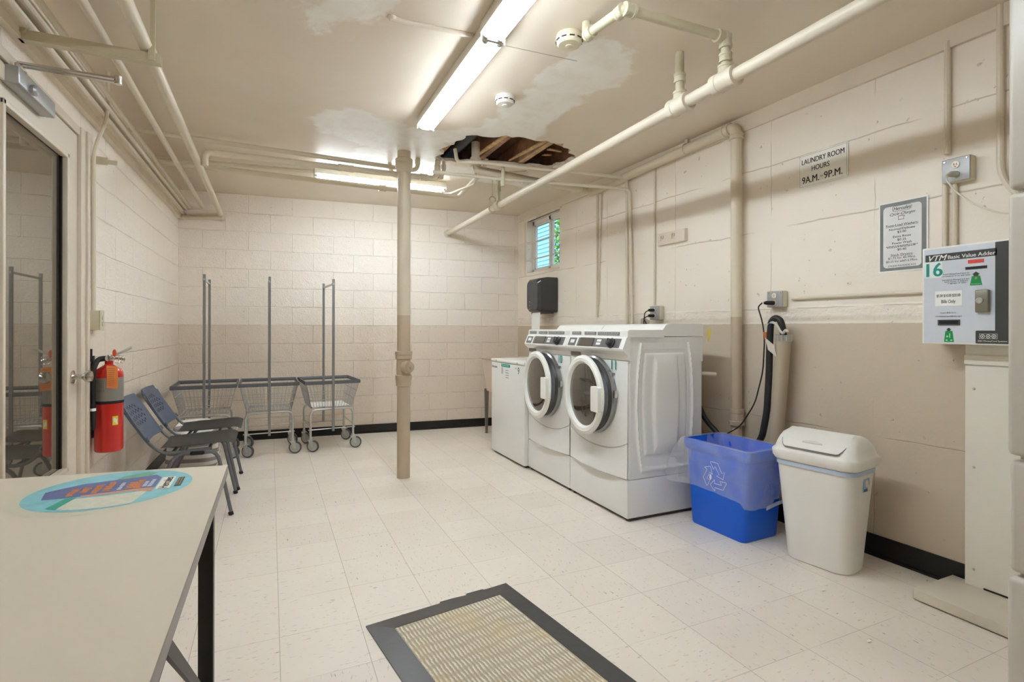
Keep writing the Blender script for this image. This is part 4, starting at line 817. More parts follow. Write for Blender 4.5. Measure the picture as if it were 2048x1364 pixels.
# hours sign
def panel(b, x, y0, y1, z0, z1, th=.003, r=0):
    if r: b.prism(rrect(y1, y0, z0, z1, r), x-th, x, ax='x')
    else: b.box((x-th, y1, z0), (x, y0, z1))
x = XR(2.05)-.002
t = thing('hours_sign', 'white enamel sign giving the laundry room hours, on the right wall', 'sign', (x, 2.05, 2.18))
b = MB(); panel(b, x, 2.205, 1.903, 2.079, 2.276, .003); b.build('plate', mat('sign_white', (236, 234, 224), .35), t, smooth=False)
b = MB(); 
for a in ((2.199, 1.909, 2.0845, 2.0855), (2.199, 1.909, 2.2695, 2.2705), (2.199, 2.198, 2.085, 2.270), (1.910, 1.909, 2.085, 2.270)): panel(b, x-.003, *a, th=.0004)
b.text('LAUNDRY ROOM', .044, (x-.003, 2.054, 2.218), RY, UZ, wt=.03, width=.262); b.text('HOURS', .044, (x-.003, 2.066, 2.168), RY, UZ, wt=.02, width=.11)
b.text('9A.M.', .058, (x-.003, 2.128, 2.102), RY, UZ, wt=.025, width=.108); b.text('9P.M.', .058, (x-.003, 1.988, 2.102), RY, UZ, wt=.025, width=.108); b.text('to', .020, (x-.003, 2.058, 2.118), RY, UZ, wt=.01); b.build('lettering', ink, t, smooth=False)
for y, z in ((2.198, 2.27), (1.91, 2.27), (2.198, 2.086), (1.91, 2.086)): b = MB(); b.cyl((x-.005, y, z), (x-.003, y, z), .004, 8); b.build('screw', zinc, t)
# price poster
x = XR(1.63)-.002
t = thing('price_poster', 'grey bordered poster of wash cycle charges left of the value machine', 'poster', (x, 1.63, 1.7))
b = MB(); panel(b, x, 1.742, 1.510, 1.518, 1.884, .001); b.build('sheet', paper, t, smooth=False)
b = MB(); panel(b, x-.001, 1.736, 1.517, 1.525, 1.879, .0006); b.build('grey_border', mat('poster_grey', (128, 130, 130), .5), t, smooth=False)
b = MB()
for k in range(44):
    for y in (1.7275, 1.5275): panel(b, x-.0016, y+.007, y-.007, 1.565+k*.006, 1.5672+k*.006, .0002)
b.build('border_stripes', ink2, t, smooth=False)
b = MB(); panel(b, x-.0016, 1.719, 1.538, 1.540, 1.861, .0006, r=.018); b.build('inner_panel', mat('poster_pale_grey', (222, 222, 218), .5), t, smooth=False)
xt = x-.0022; b = MB()
for s_, z, h, w, wt, sh in (('Hercules', 1.838, .025, .082, .02, .25), ('Cycle Charges', 1.812, .020, .122, .01, .5), ('Front-Load Washers:', 1.755, .0165, .152, .015, 0), ('Normal/Delicate', 1.734, .0165, .122, .012, 0), ('$3.00', 1.718, .0165, .042, .012, 0), ('Extra Rinse', 1.695, .0165, .085, .012, 0), ('$0.25', 1.678, .0165, .042, .012, 0), ('Power Wash', 1.661, .0165, .092, .012, 0), ('$0.40', 1.627, .0165, .042, .012, 0), ('Stack Dryers:', 1.600, .0165, .105, .012, 0), ('$1.75 for 45 Mins.', 1.584, .0155, .130, .008, 0), ("$0.25 for add'l 6 Mins.", 1.567, .0155, .150, .008, 0), ('570-840 PALISADE AVE', 1.545, .0115, .132, .008, 0)):
    b.text(s_, h, (xt, 1.629, z), RY, UZ, wt=wt, shear=sh, width=w)
bars(b, 1.705, 1.555, 1.6515, .7, xt-.0005, .003, 1); bars(b, 1.700, 1.560, 1.6455, .7, xt-.0005, .003, 4); panel(b, xt, 1.706, 1.552, 1.7525, 1.7535, .0003); panel(b, xt, 1.683, 1.577, 1.5975, 1.5982, .0003)
b.tube([(xt-.0006, p[0], p[1]) for p in rrect(1.583, 1.675, 1.832, 1.860, .0135, 4)], .0007, n=4, closed=True)
b.tube([(xt-.0006, y, z) for y, z in ((1.645, 1.787), (1.645, 1.806), (1.618, 1.806), (1.615, 1.800), (1.622, 1.798), (1.618, 1.787))], .0012, n=4, closed=True); b.build('lettering', ink, t, smooth=False)
# ---- value adder machine
x = 2.80
t = thing('card_value_machine', 'white card value vending box numbered 16 on a wide stand by the dryers', 'vending machine', (2.85, 1.28, 0))
vg = mat('machine_pale_grey', (208, 214, 222), .35); vw = mat('machine_white', (234, 234, 226), .35); vd = mat('machine_charcoal', (66, 68, 64), .4)
b = MB(); b.box((x, 1.105, 1.150), (2.955, 1.452, 1.598), bev=.004); b.build('box', vw, t)
b = MB(); b.box((x-.0015, 1.115, 1.157), (x, 1.444, 1.590)); b.build('face_panel', vg, t, smooth=False)
b = MB(); panel(b, x-.0015, 1.438, 1.17, 1.532, 1.5645, .0006, r=.003); panel(b, x-.0015, 1.176, 1.115, 1.157, 1.590, .0006); panel(b, x-.0015, 1.244, 1.115, 1.157, 1.213, .0007, r=.004); b.build('dark_band', vd, t, smooth=False)
xs = x-.0023; b = MB(); b.text('VTM', .036, (xs, 1.394, 1.5345), RY, UZ, wt=.02, shear=.35, width=.072); b.text('Basic Value Adder', .0235, (xs, 1.262, 1.5375), RY, UZ, wt=.02, width=.172); b.build('white_lettering', paper, t, smooth=False); b = MB(); b.text('ESD MoneyCard Systems', .008, (xs, 1.185, 1.1655), RY, UZ, wt=.02, width=.10)
for a in ((1.231, 1.168, 1.1775, 1.1785), (1.231, 1.168, 1.1985, 1.1995), (1.231, 1.230, 1.178, 1.199), (1.169, 1.168, 1.178, 1.199)): panel(b, xs+.0003, *a, th=.0004)
for y in (1.219, 1.1995, 1.180): b.tube([(xs-.0003, y+.0072*math.cos(k*.5236), 1.1885+.0072*math.sin(k*.5236)) for k in range(12)], .0013, n=4, closed=True); b.ball((xs-.0002, y, 1.1885), .003, .1, 1, 1, 1)
b.build('maker_mark', paper, t, smooth=False)
xs = x-.0017
b = MB(); panel(b, xs+.0002, 1.443, 1.371, 1.456, 1.530, .0003); q = b.build('number_sticker', mat('sticker_white', (226, 236, 234), .4), t, smooth=False)
b = MB(); b.text('16', .088, (xs-.0003, 1.408, 1.4635), RY, UZ, wt=.035, width=.062); b.build('number', teal, q, smooth=False)
red_l = mat('red_led_window', (226, 84, 70), .3)
b = MB(); panel(b, xs, 1.272, 1.215, 1.508, 1.524, .001); b.build('led_display', red_l, t, smooth=False)
b = MB(); panel(b, xs, 1.281, 1.204, 1.482, 1.494, .002); b.build('card_slot', rubber, t, smooth=False)
b = MB(); panel(b, xs, 1.386, 1.301, 1.237, 1.262, .004); q = b.build('bill_slot', vd, t, smooth=False); b = MB(); panel(b, xs-.004, 1.380, 1.307, 1.243, 1.257, .0005); b.build('slot_opening', mat('slot_black', (8, 8, 8), .6), q, smooth=False)
gr = mat('card_green', (30, 148, 84), .4)
b = MB(); b.prism([(1.258, 1.452), (1.228, 1.452), (1.221, 1.411), (1.265, 1.411)], xs-.0006, xs, ax='x'); q = b.build('card_picture', gr, t, smooth=False)
b = MB(); b.prism([(1.243, 1.471), (1.228, 1.459), (1.234, 1.459), (1.234, 1.452), (1.252, 1.452), (1.252, 1.459), (1.258, 1.459)], xs-.0007, xs, ax='x'); b.build('arrow', vd, q, smooth=False)
b = MB(); b.ball((xs-.0008, 1.243, 1.442), .0055, .05, 1, 1, 1); b.build('emblem', mat('gold_print', (170, 150, 60), .4), q)
b = MB(); b.text('MoneyCard', .0065, (xs-.0008, 1.243, 1.4155), RY, UZ, wt=.02, width=.034); b.build('lettering', mat('pale_green_print', (160, 226, 170), .4), q, smooth=False)
b = MB(); b.prism([(1.357, 1.211), (1.330, 1.211), (1.324, 1.161), (1.362, 1.161)], xs-.0006, xs, ax='x'); q = b.build('card_picture', gr, t, smooth=False)
b = MB(); b.prism([(1.344, 1.226), (1.334, 1.217), (1.338, 1.217), (1.338, 1.211), (1.350, 1.211), (1.350, 1.217), (1.354, 1.217)], xs-.0007, xs, ax='x'); b.build('arrow', vd, q, smooth=False)
b = MB(); b.text('1', .030, (xs-.0008, 1.340, 1.180), RY, UZ, wt=.02); b.ball((xs-.0007, 1.350, 1.186), .005, .05, 1, 1, 1); panel(b, xs-.0007, 1.356, 1.348, 1.166, 1.172, .0002); panel(b, xs-.0007, 1.338, 1.330, 1.166, 1.172, .0002); b.build('bill_mark', mat('pale_green_print', (160, 226, 170), .4), q, smooth=False)
b = MB(); panel(b, xs, 1.398, 1.294, 1.325, 1.393, .0008); q = b.build('price_sticker', paper, t, smooth=False)
b = MB(); b.text('$5.00 $10.00 $20.00', .018, (xs-.0008, 1.346, 1.366), RY, UZ, wt=.012, width=.092); b.text('Bills Only', .022, (xs-.0008, 1.346, 1.338), RY, UZ, wt=.012, width=.054); b.build('lettering', ink, q, smooth=False)
b = MB()
for s_, y, z, w in (('Insert MoneyCard here for', 1.316, 1.466, .100), ('card balance or to add value', 1.318, 1.457, .108), ('Introduzca MoneyCard aqui', 1.318, 1.440, .104), ('para revisar el balance', 1.316, 1.432, .088), ('o agregar el valor.', 1.312, 1.424, .072), ('Insert Bills here', 1.346, 1.291, .060), ('Introduzca los billetes aqui', 1.346, 1.275, .100)): b.text(s_, .0082, (xs-.0002, y, z), RY, UZ, wt=.015, width=w)
b.build('small_lettering', ink, t, smooth=False)
b = MB(); b.box((x-.020, 1.192, 1.292), (x-.001, 1.240, 1.389), bev=.004); lk = b.build('lock_housing', mat('lock_steel', (138, 134, 122), .35, metal=.7), t)
b = MB(); b.lathe([(.013, 0), (.013, -.004), (.009, -.006), (.008, -.004), (.001, -.004)], (x-.020, 1.222, 1.343), 'x', 20); b.build('lock_cylinder', zinc, lk)
b = MB(); b.box((2.905, 1.02, .05), (2.955, 1.330, 1.152)); cm_ = mat('stand_cream_white', (228, 224, 212), .4); col_ = b.build('column', cm_, t, smooth=False)
b = MB(); b.box((2.895, 1.0, 1.06), (2.906, 1.330, 1.10)); b.build('top_gap', cm_, col_, smooth=False)
b = MB(); b.box((2.9035, 1.06, .052), (2.9052, 1.26, .060)); b.build('cable_slot', rubber, col_, smooth=False)
for z in (1.084, .948, .592, .129): b = MB(); b.lathe([(.006, 0), (.004, -.004), (.001, -.004)], (2.905, 1.297, z), 'x', 10); b.build('screw', zinc, col_)
b = MB(); b.box((2.632, .93, .006), (2.950, 1.400, .052), bev=.003); b.build('base_plate', mat('worn_cream_base', (218, 210, 192), .45, bump=.15, var=.12), t)
b = MB(); b.box((2.645, .95, 0), (2.94, 1.38, .008)); b.build('base_shade_slab', rubber, t, smooth=False)  # black slab put in as the shade under the base plate
# ---- stacked dryers at the right edge
t = thing('stacked_dryer', 'tall white stacked dryers cut off by the right edge of the photo', 'dryer', (2.3, .32, 0))
dm = mat('dryer_white_enamel', (198, 193, 182), .35)
b = MB(); b.box((1.785, -.05, .02), (2.93, .700, 2.12), bev=.01); b.build('cabinet', dm, t)
for z0, z1, xx, nm in ((1.582, 2.12, 1.752, 'top_panel'), (.890, 1.572, 1.750, 'upper_door'), (.584, .878, 1.762, 'coin_panel'), (.05, .574, 1.750, 'lower_door')):
    b = MB(); b.box((xx, -.05, z0), (1.80, .712, z1), bev=.014); b.build(nm, dm, t)
b = MB(); b.box((1.81, -.03, 0), (2.9, .66, .03)); b.build('plinth', rubber, t, smooth=False)
# ---- folding table
t = thing('folding_table', 'long cream-topped table with black metal legs in the left foreground', 'table', (-.5, 1.1, 0))
b = MB(); tm = mat('table_laminate', (212, 204, 188), .42, var=.03)
poly = [(-.133, 2.037), (-.905, 2.158), (-.905, .25), (-.150, .25)]
b.prism(poly, .722, .75); b.build('tabletop', tm, t, smooth=False)
b = MB(); off = [(-.1315, 2.0385), (-.1485, .2485), (-.152, .2485), (-.135, 2.034), (-.905, 2.1545), (-.905, 2.1595)]
b.prism(off, .720, .7495); b.build('edge_banding', mat('grey_edge_banding', (142, 134, 130), .4), t, smooth=False)
lm = mat('black_table_steel', (30, 28, 24), .45)
for x0, y0 in ((-.165, 1.72), (-.165, .55), (-.86, 1.72), (-.86, .55)):
    b = MB(); s_ = 1 if x0 > -.5 else -1; b.box((x0-.020, y0-.003, 0), (x0+.020, y0+.003, .722)); b.box((x0+s_*.017, y0-.035, 0), (x0+s_*.020, y0+.003, .722)); b.build('leg', lm, t, smooth=False)
b = MB(); b.box((-.88, .50, .690), (-.15, .53, .722)); b.box((-.88, 1.715, .690), (-.15, 1.745, .722)); b.box((-.18, .53, .690), (-.15, 1.715, .722)); b.box((-.88, .53, .690), (-.85, 1.715, .722)); b.build('apron', lm, t, smooth=False)
for x0 in (-.168, -.86):
    b = MB(); b.rings([[(x0-.004, 1.02, .70), (x0+.004, 1.02, .70), (x0+.004, 1.07, .70), (x0-.004, 1.07, .70)], [(x0-.004, 1.69, .18), (x0+.004, 1.69, .18), (x0+.004, 1.73, .18), (x0-.004, 1.73, .18)]]); b.build('brace', lm, t, smooth=False)
# round sticker on the table
sc = Vector((-.420, 1.868, .7503)); SR = .200
t = thing('round_sticker', 'large round faded advertising sticker on the table top, blue with orange print', 'sticker', sc)
def disc(b, cx, cy, r, z, n=64): b.bm.faces.new([b.bm.verts.new((cx+r*math.cos(6.28318*k/n), cy+r*math.sin(6.28318*k/n), z)) for k in range(n)])
def clipdisc(b, poly, z):  # polygon clipped to the sticker circle, coordinates across (u) and along (v)
    c = Vector((sc.x+.012, sc.y+.002)); R = .186; out = []
    pts = []
    for i in range(len(poly)):
        p, q = Vector(poly[i]), Vector(poly[(i+1) % len(poly)])
        for k in range(12): pts.append(p.lerp(q, k/12))
    b.bm.faces.new([b.bm.verts.new((c.x+(w.x if w.length <= R else w.x*R/w.length), c.y+(w.y if w.length <= R else w.y*R/w.length), z)) for w in pts])
b = MB(); disc(b, sc.x-.006, sc.y-.012, SR+.016, sc.z+.0002); b.build('backing', mat('sticker_cream_backing', (206, 204, 186), .4), t, smooth=False)
b = MB(); disc(b, sc.x+.004, sc.y+.002, .198, sc.z+.0005); b.build('sky_disc', mat('sticker_sky_blue', (140, 206, 218), .4, var=.25, vscale=22), t, smooth=False)
b = MB(); clipdisc(b, [(-.17, .03), (-.155, -.05), (-.10, -.055), (.065, -.045), (.10, -.03), (.10, .08), (.08, .12), (-.10, .085)], sc.z+.0008); b.build('blue_field', mat('sticker_indigo', (98, 112, 164), .4, var=.15, vscale=20), t, smooth=False)
b = MB(); clipdisc(b, [(-.09, -.18), (-.09, -.075), (.05, -.070), (.09, -.05), (.07, -.19)], sc.z+.0009); b.build('machines_picture', mat('sticker_pale', (214, 216, 200), .4, var=.15, vscale=40), t, smooth=False)
b = MB(); clipdisc(b, [(-.12, -.15), (-.10, -.06), (-.075, -.06), (-.095, -.17)], sc.z+.0012); b.build('green_block', mat('sticker_green', (40, 160, 138), .4), t, smooth=False)
b = MB(); clipdisc(b, [(-.02, .10), (-.01, .135), (.05, .17), (.08, .15), (.06, .11)], sc.z+.0010); b.build('green_banner', mat('sticker_soft_green', (110, 178, 156), .4, var=.3, vscale=50), t, smooth=False)
b = MB(); clipdisc(b, [(-.07, -.062), (.06, -.052), (.098, -.075), (.10, -.035), (.06, -.030), (-.07, -.045)], sc.z+.0011); b.build('hand_picture', mat('sticker_skin', (204, 150, 122), .4), t, smooth=False)
def print_line(b, x, y0, y1, w, sd):
    r = random.Random(sd); y = y0
    while y < y1: d = min(r.uniform(.006, .012), y1-y); b.quad(*[(sc.x+.012+x+a*w/2+(r.uniform(-.15, .15))*w, sc.y+c, sc.z+.0013) for a, c in ((-1, y), (1, y), (1, y+d), (-1, y+d))]); y += d+.0035
for i, (x, y0, y1) in enumerate(((-.100, -.035, .035), (-.073, -.015, .045), (-.046, -.03, .06), (-.020, -.02, .075), (.034, -.015, .055), (.052, -.025, .075))): b = MB(); print_line(b, x, y0, y1, .017, i); b.build('print_line', mat('sticker_orange', (222, 138, 70), .4), t, smooth=False)
for i, (x, y0, y1) in enumerate(((.010, -.02, .06), (.070, -.01, .05), (.084, -.015, .065))): b = MB(); print_line(b, x, y0, y1, .010, i+20); b.build('print_line', mat('sticker_white_print', (214, 220, 232), .4), t, smooth=False)
b = MB(); z = sc.z+.0014; b.prism([(sc.x+.012+p[0], sc.y+.002+p[1]) for p in rrect(.104, .140, -.062, .075, .006)], z-.0006, z); nb = b.build('name_plate', mat('sticker_offwhite', (232, 232, 222), .4), t, smooth=False)
b = MB(); b.text('Hercules', .033, (sc.x+.012+.134, sc.y+.006, z), (0, 1, 0), (-1, 0, 0), wt=.015, width=.122); b.build('lettering', ink, nb, smooth=False)
b = MB(); b.prism([(sc.x+.012+p[0], sc.y+.002+p[1]) for p in rrect(.149, .166, -.045, .055, .002)], z-.0006, z); q = b.build('dark_plate', mat('sticker_dark', (58, 66, 64), .4), t, smooth=False)
b = MB(); print_line(b, .1535, -.035, .05, .004, 31); print_line(b, .1610, -.035, .05, .004, 32)
for v in b.bm.verts: v.co.z = z+.0003
b.build('tan_print', mat('sticker_tan', (170, 156, 120), .4), q, smooth=False)
# ---- floor mat
mt = thing('floor_mat', 'ribbed beige entrance mat with a wide dark rubber border on the floor', 'mat', (.7, 1.6, 0))
A_, B_ = Vector((.355, 2.196)), Vector((1.022, 2.291)); ux = (B_-A_).normalized(); uy = Vector((ux.y, -ux.x)); W_ = (B_-A_).length
uyr = Vector((.148, -.99)).normalized(); ul = Vector((.128, -.99)).normalized()
def mp_(s_, d, z=0): p = A_+ux*s_+uyr*d; return (p.x, p.y, z)
L_ = 1.25; bw = .088
rb = mat('mat_rubber_grey', (78, 76, 74), .28, bump=.3, bscale=9, bdist=.01, var=.15)
for poly in ([(0, 0), (W_, 0), (W_-bw, bw), (bw, bw)], [(W_, 0), (W_, L_), (W_-bw, L_-bw), (W_-bw, bw)], [(0, 0), (bw, bw), (bw, L_-bw), (0, L_)], [(0, L_), (W_, L_), (W_-bw, L_-bw), (bw, L_-bw)]):
    b = MB(); c = sum((Vector(mp_(*p)) for p in poly), Vector())/4
    lo = [Vector(mp_(*p, 0)) for p in poly]; hi = [Vector(mp_(*p, .005 if i < 2 else .012)) for i, p in enumerate(poly)]
    if poly[0] == (0, 0) and poly[1] == (bw, bw): hi = [Vector(mp_(*p, zz)) for p, zz in zip(poly, (.005, .012, .012, .005))]
    b.rings([lo, [c+(h-c)*1.0 for h in hi]]); b.build('border', rb, mt, smooth=False)
nb_ = NB('ribbed_mat_carpet'); 
dv = Vector((uyr.x, uyr.y)); uu = nb_.math('ADD', nb_.math('MULTIPLY', nb_.x, ux.x), nb_.math('MULTIPLY', nb_.y, ux.y)); vv = nb_.math('ADD', nb_.math('MULTIPLY', nb_.x, uyr.x), nb_.math('MULTIPLY', nb_.y, uyr.y))
ns = nb_.noise(26, 5, rough=.65); rib = nb_.math('SINE', nb_.math('ADD', nb_.math('MULTIPLY', uu, 2*math.pi/.0155), nb_.math('MULTIPLY', ns, 6.5)))
row = nb_.math('SINE', nb_.math('ADD', nb_.math('MULTIPLY', vv, 2*math.pi/.062), nb_.math('MULTIPLY', nb_.noise(9, 4), 9)))
h = nb_.math('MULTIPLY', nb_.ramp(rib, -1, 1), nb_.ramp(row, -1, .2, .45, 1))
c1 = nb_.mix(h, (184, 172, 146), (236, 230, 216)); c2 = nb_.mix(nb_.ramp(nb_.noise(3.2, 4), .45, .68, 0, .55), c1, (214, 192, 146))
nb_.done(c2, .9, nb_.bump(h, .8, .006), .1)
b = MB(); b.prism([mp_(*p)[:2] for p in ((bw, bw), (W_-bw, bw), (W_-bw, L_-bw), (bw, L_-bw))], .0, .010); b.build('ribbed_insert', nb_.m, mt, smooth=False)
b = MB(); rs = random.Random(8)
e_ = [(.46, -.02), (.50, -.028), (.57, -.022), (.60, -.012)]
b.prism([mp_(*p)[:2] for p in ((.33, .0), (.335, -.014), (.40, -.012), (.46, -.004), (.47, -.016), (.55, -.012), (.56, .0))], 0, .003); b.build('torn_edge', rb, mt, smooth=False)

# ---- laundry carts
wire = mat('bright_wire', (196, 196, 194), .3, metal=.5); bump_m = mat('cart_bumper_grey', (98, 100, 104), .4)
def cart():
    t = thing('laundry_cart', 'x', 'laundry cart', (0, 0, 0), 'wire laundry carts with hanging racks', local=True)
    HX, HY, ZR = .255, .285, .685; hx, hy, zb = .195, .215, .425
    b = MB()
    loop_ = [(-HX, -HY, ZR), (HX, -HY, ZR), (HX, HY, ZR), (-HX, HY, ZR)]
    b.rings([[(x*s_, y*s2, z) for x, y, z in ((-HX, -HY, ZR+dz), (HX, -HY, ZR+dz), (HX, HY, ZR+dz), (-HX, HY, ZR+dz))] for s_, s2, dz in ((1.03, 1.03, -.020), (1.04, 1.04, -.004), (1.03, 1.03, .014), (.99, .99, .014), (.97, .97, -.004), (.98, .98, -.020), (1.03, 1.03, -.020))], False, False)
    b.build('rim_bumper', bump_m, t, ang=20)
    b = MB()
    def rect(f): x, y, z = HX+(hx-HX)*f, HY+(hy-HY)*f, ZR+(zb-ZR)*f; return [(-x, -y, z), (x, -y, z), (x, y, z), (-x, y, z)]
    for f in (.0, .36, .68, 1): b.tube(rect(f), .0034, .02, 5, closed=True)
    def side(n, f): 
        for k in range(n+1):
            u = k/n; a, c = f(u, 0), f(u, 1); b.cyl(a, c, .0021, 4, cap=False)
    def lp(a, c, u): return a+(c-a)*u
    for sy in (-1, 1): side(15, lambda u, v: (lp(-1, 1, u)*(HX+(hx-HX)*v), sy*(HY+(hy-HY)*v), ZR+(zb-ZR)*v))
    for sx in (-1, 1): side(17, lambda u, v: (sx*(HX+(hx-HX)*v), lp(-1, 1, u)*(HY+(hy-HY)*v), ZR+(zb-ZR)*v))
    for k in range(12): x = -hx+2*hx*k/11; b.cyl((x, -hy, zb), (x, hy, zb), .0021, 4, cap=False)
    for k in range(5): y = -hy+2*hy*k/4; b.cyl((-hx, y, zb-.004), (hx, y, zb-.004), .0028, 4, cap=False)
    b.build('wire_basket', wire, t)
    for sy in (-1, 1):
        b = MB(); y = sy*(hy+.012); b.tube([(-.205, y, .135), (-.205, y, .412), (.205, y, .412), (.205, y, .135)], .0115, .06, 10); b.build('leg_frame', zinc, t)
        b = MB(); b.cyl((-.225, y, .215), (.225, y, .215), .0055, 8); b.build('cross_bar', zinc, t)
        b = MB(); yy = sy*(HY+.002); b.box((-.011, yy-.011, .20), (.011, yy+.011, 1.705)); b.build('rack_pole', mat('pole_steel', (150, 150, 150), .3, metal=.6), t, smooth=False)
    for sx in (-1, 1):
        b = MB(); b.cyl((sx*.205, -hy-.012, .25), (sx*.205, hy+.012, .25), .0055, 8); b.build('side_bar', zinc, t)
    b = MB(); b.box((-.006, -HY-.02, 1.650), (.006, HY+.02, 1.668)); b.build('hanger_rail', zinc, t, smooth=False)
    rs = random.Random(4)
    for sx in (-1, 1):
        for sy in (-1, 1):
            x, y = sx*.205, sy*(hy+.012); a = rs.uniform(-1.0, 1.0); d = Vector((math.cos(a), math.sin(a), 0)); s3 = Vector((-d.y, d.x, 0)); ctr = Vector((x, y, .0585))+d*.025
            b = MB(); b.cyl((x, y, .118), (x, y, .14), .016, 12)
            for q in (-1, 1):
                o0 = Vector((x, y, .118))+s3*q*.018; o1 = ctr+s3*q*.018
                b.rings([[o0-d*.018, o0+d*.030, o0+d*.030+s3*q*.003, o0-d*.018+s3*q*.003], [o1-d*.010-Vector((0, 0, .008)), o1+d*.010-Vector((0, 0, .008)), o1+d*.010+s3*q*.003-Vector((0, 0, .008)), o1-d*.010+s3*q*.003-Vector((0, 0, .008))]])
            b.box((x-.024, y-.020, .116), (x+.024, y+.020, .122)); b.cyl(ctr-s3*.026, ctr+s3*.026, .005, 8); cs_ = b.build('caster', zinc, t)
            b = MB(); b.loft([(ctr-s3*.0125, .048), (ctr-s3*.0125, .055), (ctr-s3*.008, .0585), (ctr+s3*.008, .0585), (ctr+s3*.0125, .055), (ctr+s3*.0125, .048)], 28); b.build('tyre', mat('tyre_grey', (84, 84, 86), .6), cs_)
            b = MB(); b.cyl(ctr-s3*.0135, ctr+s3*.0135, .046, 28); b.build('hub', mat('hub_grey', (176, 176, 172), .5), cs_)
    return t
c3 = cart(); c2 = copy_tree(c3); c1_ = copy_tree(c3)
c3.location = (.545, 5.775, 0); c3.rotation_euler.z = .075; c3['label'] = 'right wire laundry cart, nearest the post, with bright lining in its basket'
c2.location = (-.012, 5.775, 0); c2.rotation_euler.z = .01; c2['label'] = 'middle wire laundry cart of the three against the back wall'
c1_.location = (-.553, 5.785, 0); c1_.rotation_euler.z = .02; c1_['label'] = 'left wire laundry cart in the corner behind the chairs'
b = MB(); b.grid(6, 6, lambda u, v: (-.18+.36*u, -.2+.4*v, .432+.004*math.sin(7*u)*math.cos(5*v))); OFF[c3.name] = Vector(); b.build('basket_liner', mat('white_plastic_liner', (240, 240, 238), .3), c3)
# ---- chairs
plast = mat('slate_blue_plastic', (84, 96, 118), .38); seat_m = mat('dark_grey_seat_plastic', (88, 88, 86), .34); cf = mat('chair_frame_grey', (118, 120, 124), .35, metal=.3)
def chair():
    t = thing('stacking_chair', 'x', 'chair', (0, 0, 0), 'plastic stacking chairs by the left wall', local=True)
    # seat: x forward, width in y
    def sf(u, v):
        x = -.19+.42*u; y = (v-.5)*.46*(1-.10*(1-u)**2); z = .452+.018*u-.05*max(0, u-.86)/.14*(u-.86)*3-.018*math.sin(math.pi*u)*(1-(2*v-1)**2)+.012*(2*v-1)**4
        return (x, y, z)
    b = MB(); b.grid(24, 16, sf); bmesh.ops.solidify(b.bm, geom=b.bm.faces[:], thickness=.012); b.build('seat', seat_m, t, ang=60)
    b = MB(); NU, NV = 32, 24
    def bf(u, v):
        y = (u-.5)*.46*(1-.06*v*v); z = .50+.275*v; x = -.235-.175*v+.045*(1-(2*u-1)**2)*-1*.6+.02*v*v
        if v > .9 or v < .1:
            e = max(0, (abs(2*u-1)-.85)/.15); z += (-.02 if v > .5 else .02)*e*e
        return (x, y, z)
    G = b.grid(NU, NV, bf); holes = []
    b.bm.faces.ensure_lookup_table()
    for i in range(NU):
        for j in range(NV):
            if i % 2 == 0 and 5 < i < 27 and 6 < j < 20 and ((j+(1 if i % 4 == 2 else 0)) % 3 == 0) and abs(i-15.5)/11+abs(j-13)/9 < 1.25: holes.append(b.bm.faces[i*NV+j])
    bmesh.ops.delete(b.bm, geom=holes, context='FACES'); bmesh.ops.solidify(b.bm, geom=b.bm.faces[:], thickness=.010); b.build('backrest', plast, t, ang=60)
    for sy in (-1, 1):
        y = sy*.215
        b = MB(); b.tube([(.215, sy*.245, .006), (.130, y, .425), (-.10, y, .425), (-.285, sy*.245, .006)], .0115, .07, 10); b.build('leg_frame', cf, t)
        b = MB(); b.tube([(.10, sy*.21, .440), (-.17, sy*.21, .425), (-.245, sy*.215, .50), (-.385, sy*.215, .735)], .010, .09, 10); b.build('back_tube', cf, t)
        for xx in (.215, -.285): b = MB(); b.cyl((xx, sy*.245, 0), (xx-.006*(1 if xx > 0 else -1), sy*.2445, .022), .015, 12); b.build('foot_cap', rubber, t)
        b = MB(); b.box((-.02, y-.02, .405), (.06, y+.02, .43), bev=.008); b.build('stacking_bumper', rubber, t)
    b = MB(); b.cyl((.08, -.21, .428), (.08, .21, .428), .010, 8); b.cyl((-.12, -.21, .425), (-.12, .21, .425), .010, 8); b.build('cross_tube', cf, t)
    return t
ch1 = chair(); ch2 = copy_tree(ch1)
ch1.location = (-.445, 4.125, 0); ch1['label'] = 'grey plastic stacking chair with perforated back, nearer the fire extinguisher'
ch2.location = (-.435, 4.70, 0); ch2['label'] = 'grey plastic stacking chair with perforated back, nearer the carts and striped bag'
# ---- striped bag
t = thing('striped_bag', 'white and grey striped cloth tote bag on the floor behind the chairs', 'bag', (-.60, 5.22, 0))
sm = NB('striped_canvas'); sn = sm.noise(4, 3); f = sm.ramp(sm.math('SINE', sm.math('ADD', sm.math('MULTIPLY', sm.z, 2*math.pi/.062), sm.math('MULTIPLY', sn, 1.6))), -.12, .12)
sm.done(sm.mix(f, (232, 230, 226), (158, 152, 150)), .85, sm.bump(sm.noise(6, 4), .6, .03))
b = MB(); rg = random.Random(2)
lv = []
for k in range(13):
    v = k/12; hx = (.17+.05*math.sin(v*2.2))*(1-.45*v*v); hy = .24*(1-.35*v*v); 
    lv.append([(-.60+x+.012*math.sin(9*y+6*v)+.0*v, 5.22+y+.01*math.sin(11*x+7*v), .0+.40*v+.02*math.sin(6*y)*v) for x, y in rrect(-hx, hx, -hy, hy, hx*.6, 6)])
b.rings(lv); b.build('body', sm.m, t)
rope = mat('white_rope', (236, 230, 224), .7)
b = MB(); b.tube([(-.60, 5.06, .38), (-.56, 5.02, .455), (-.46, 5.00, .46), (-.36, 5.03, .43), (-.30, 5.05, .40)], .007, .06, 8); b.build('rope_handle', rope, t)
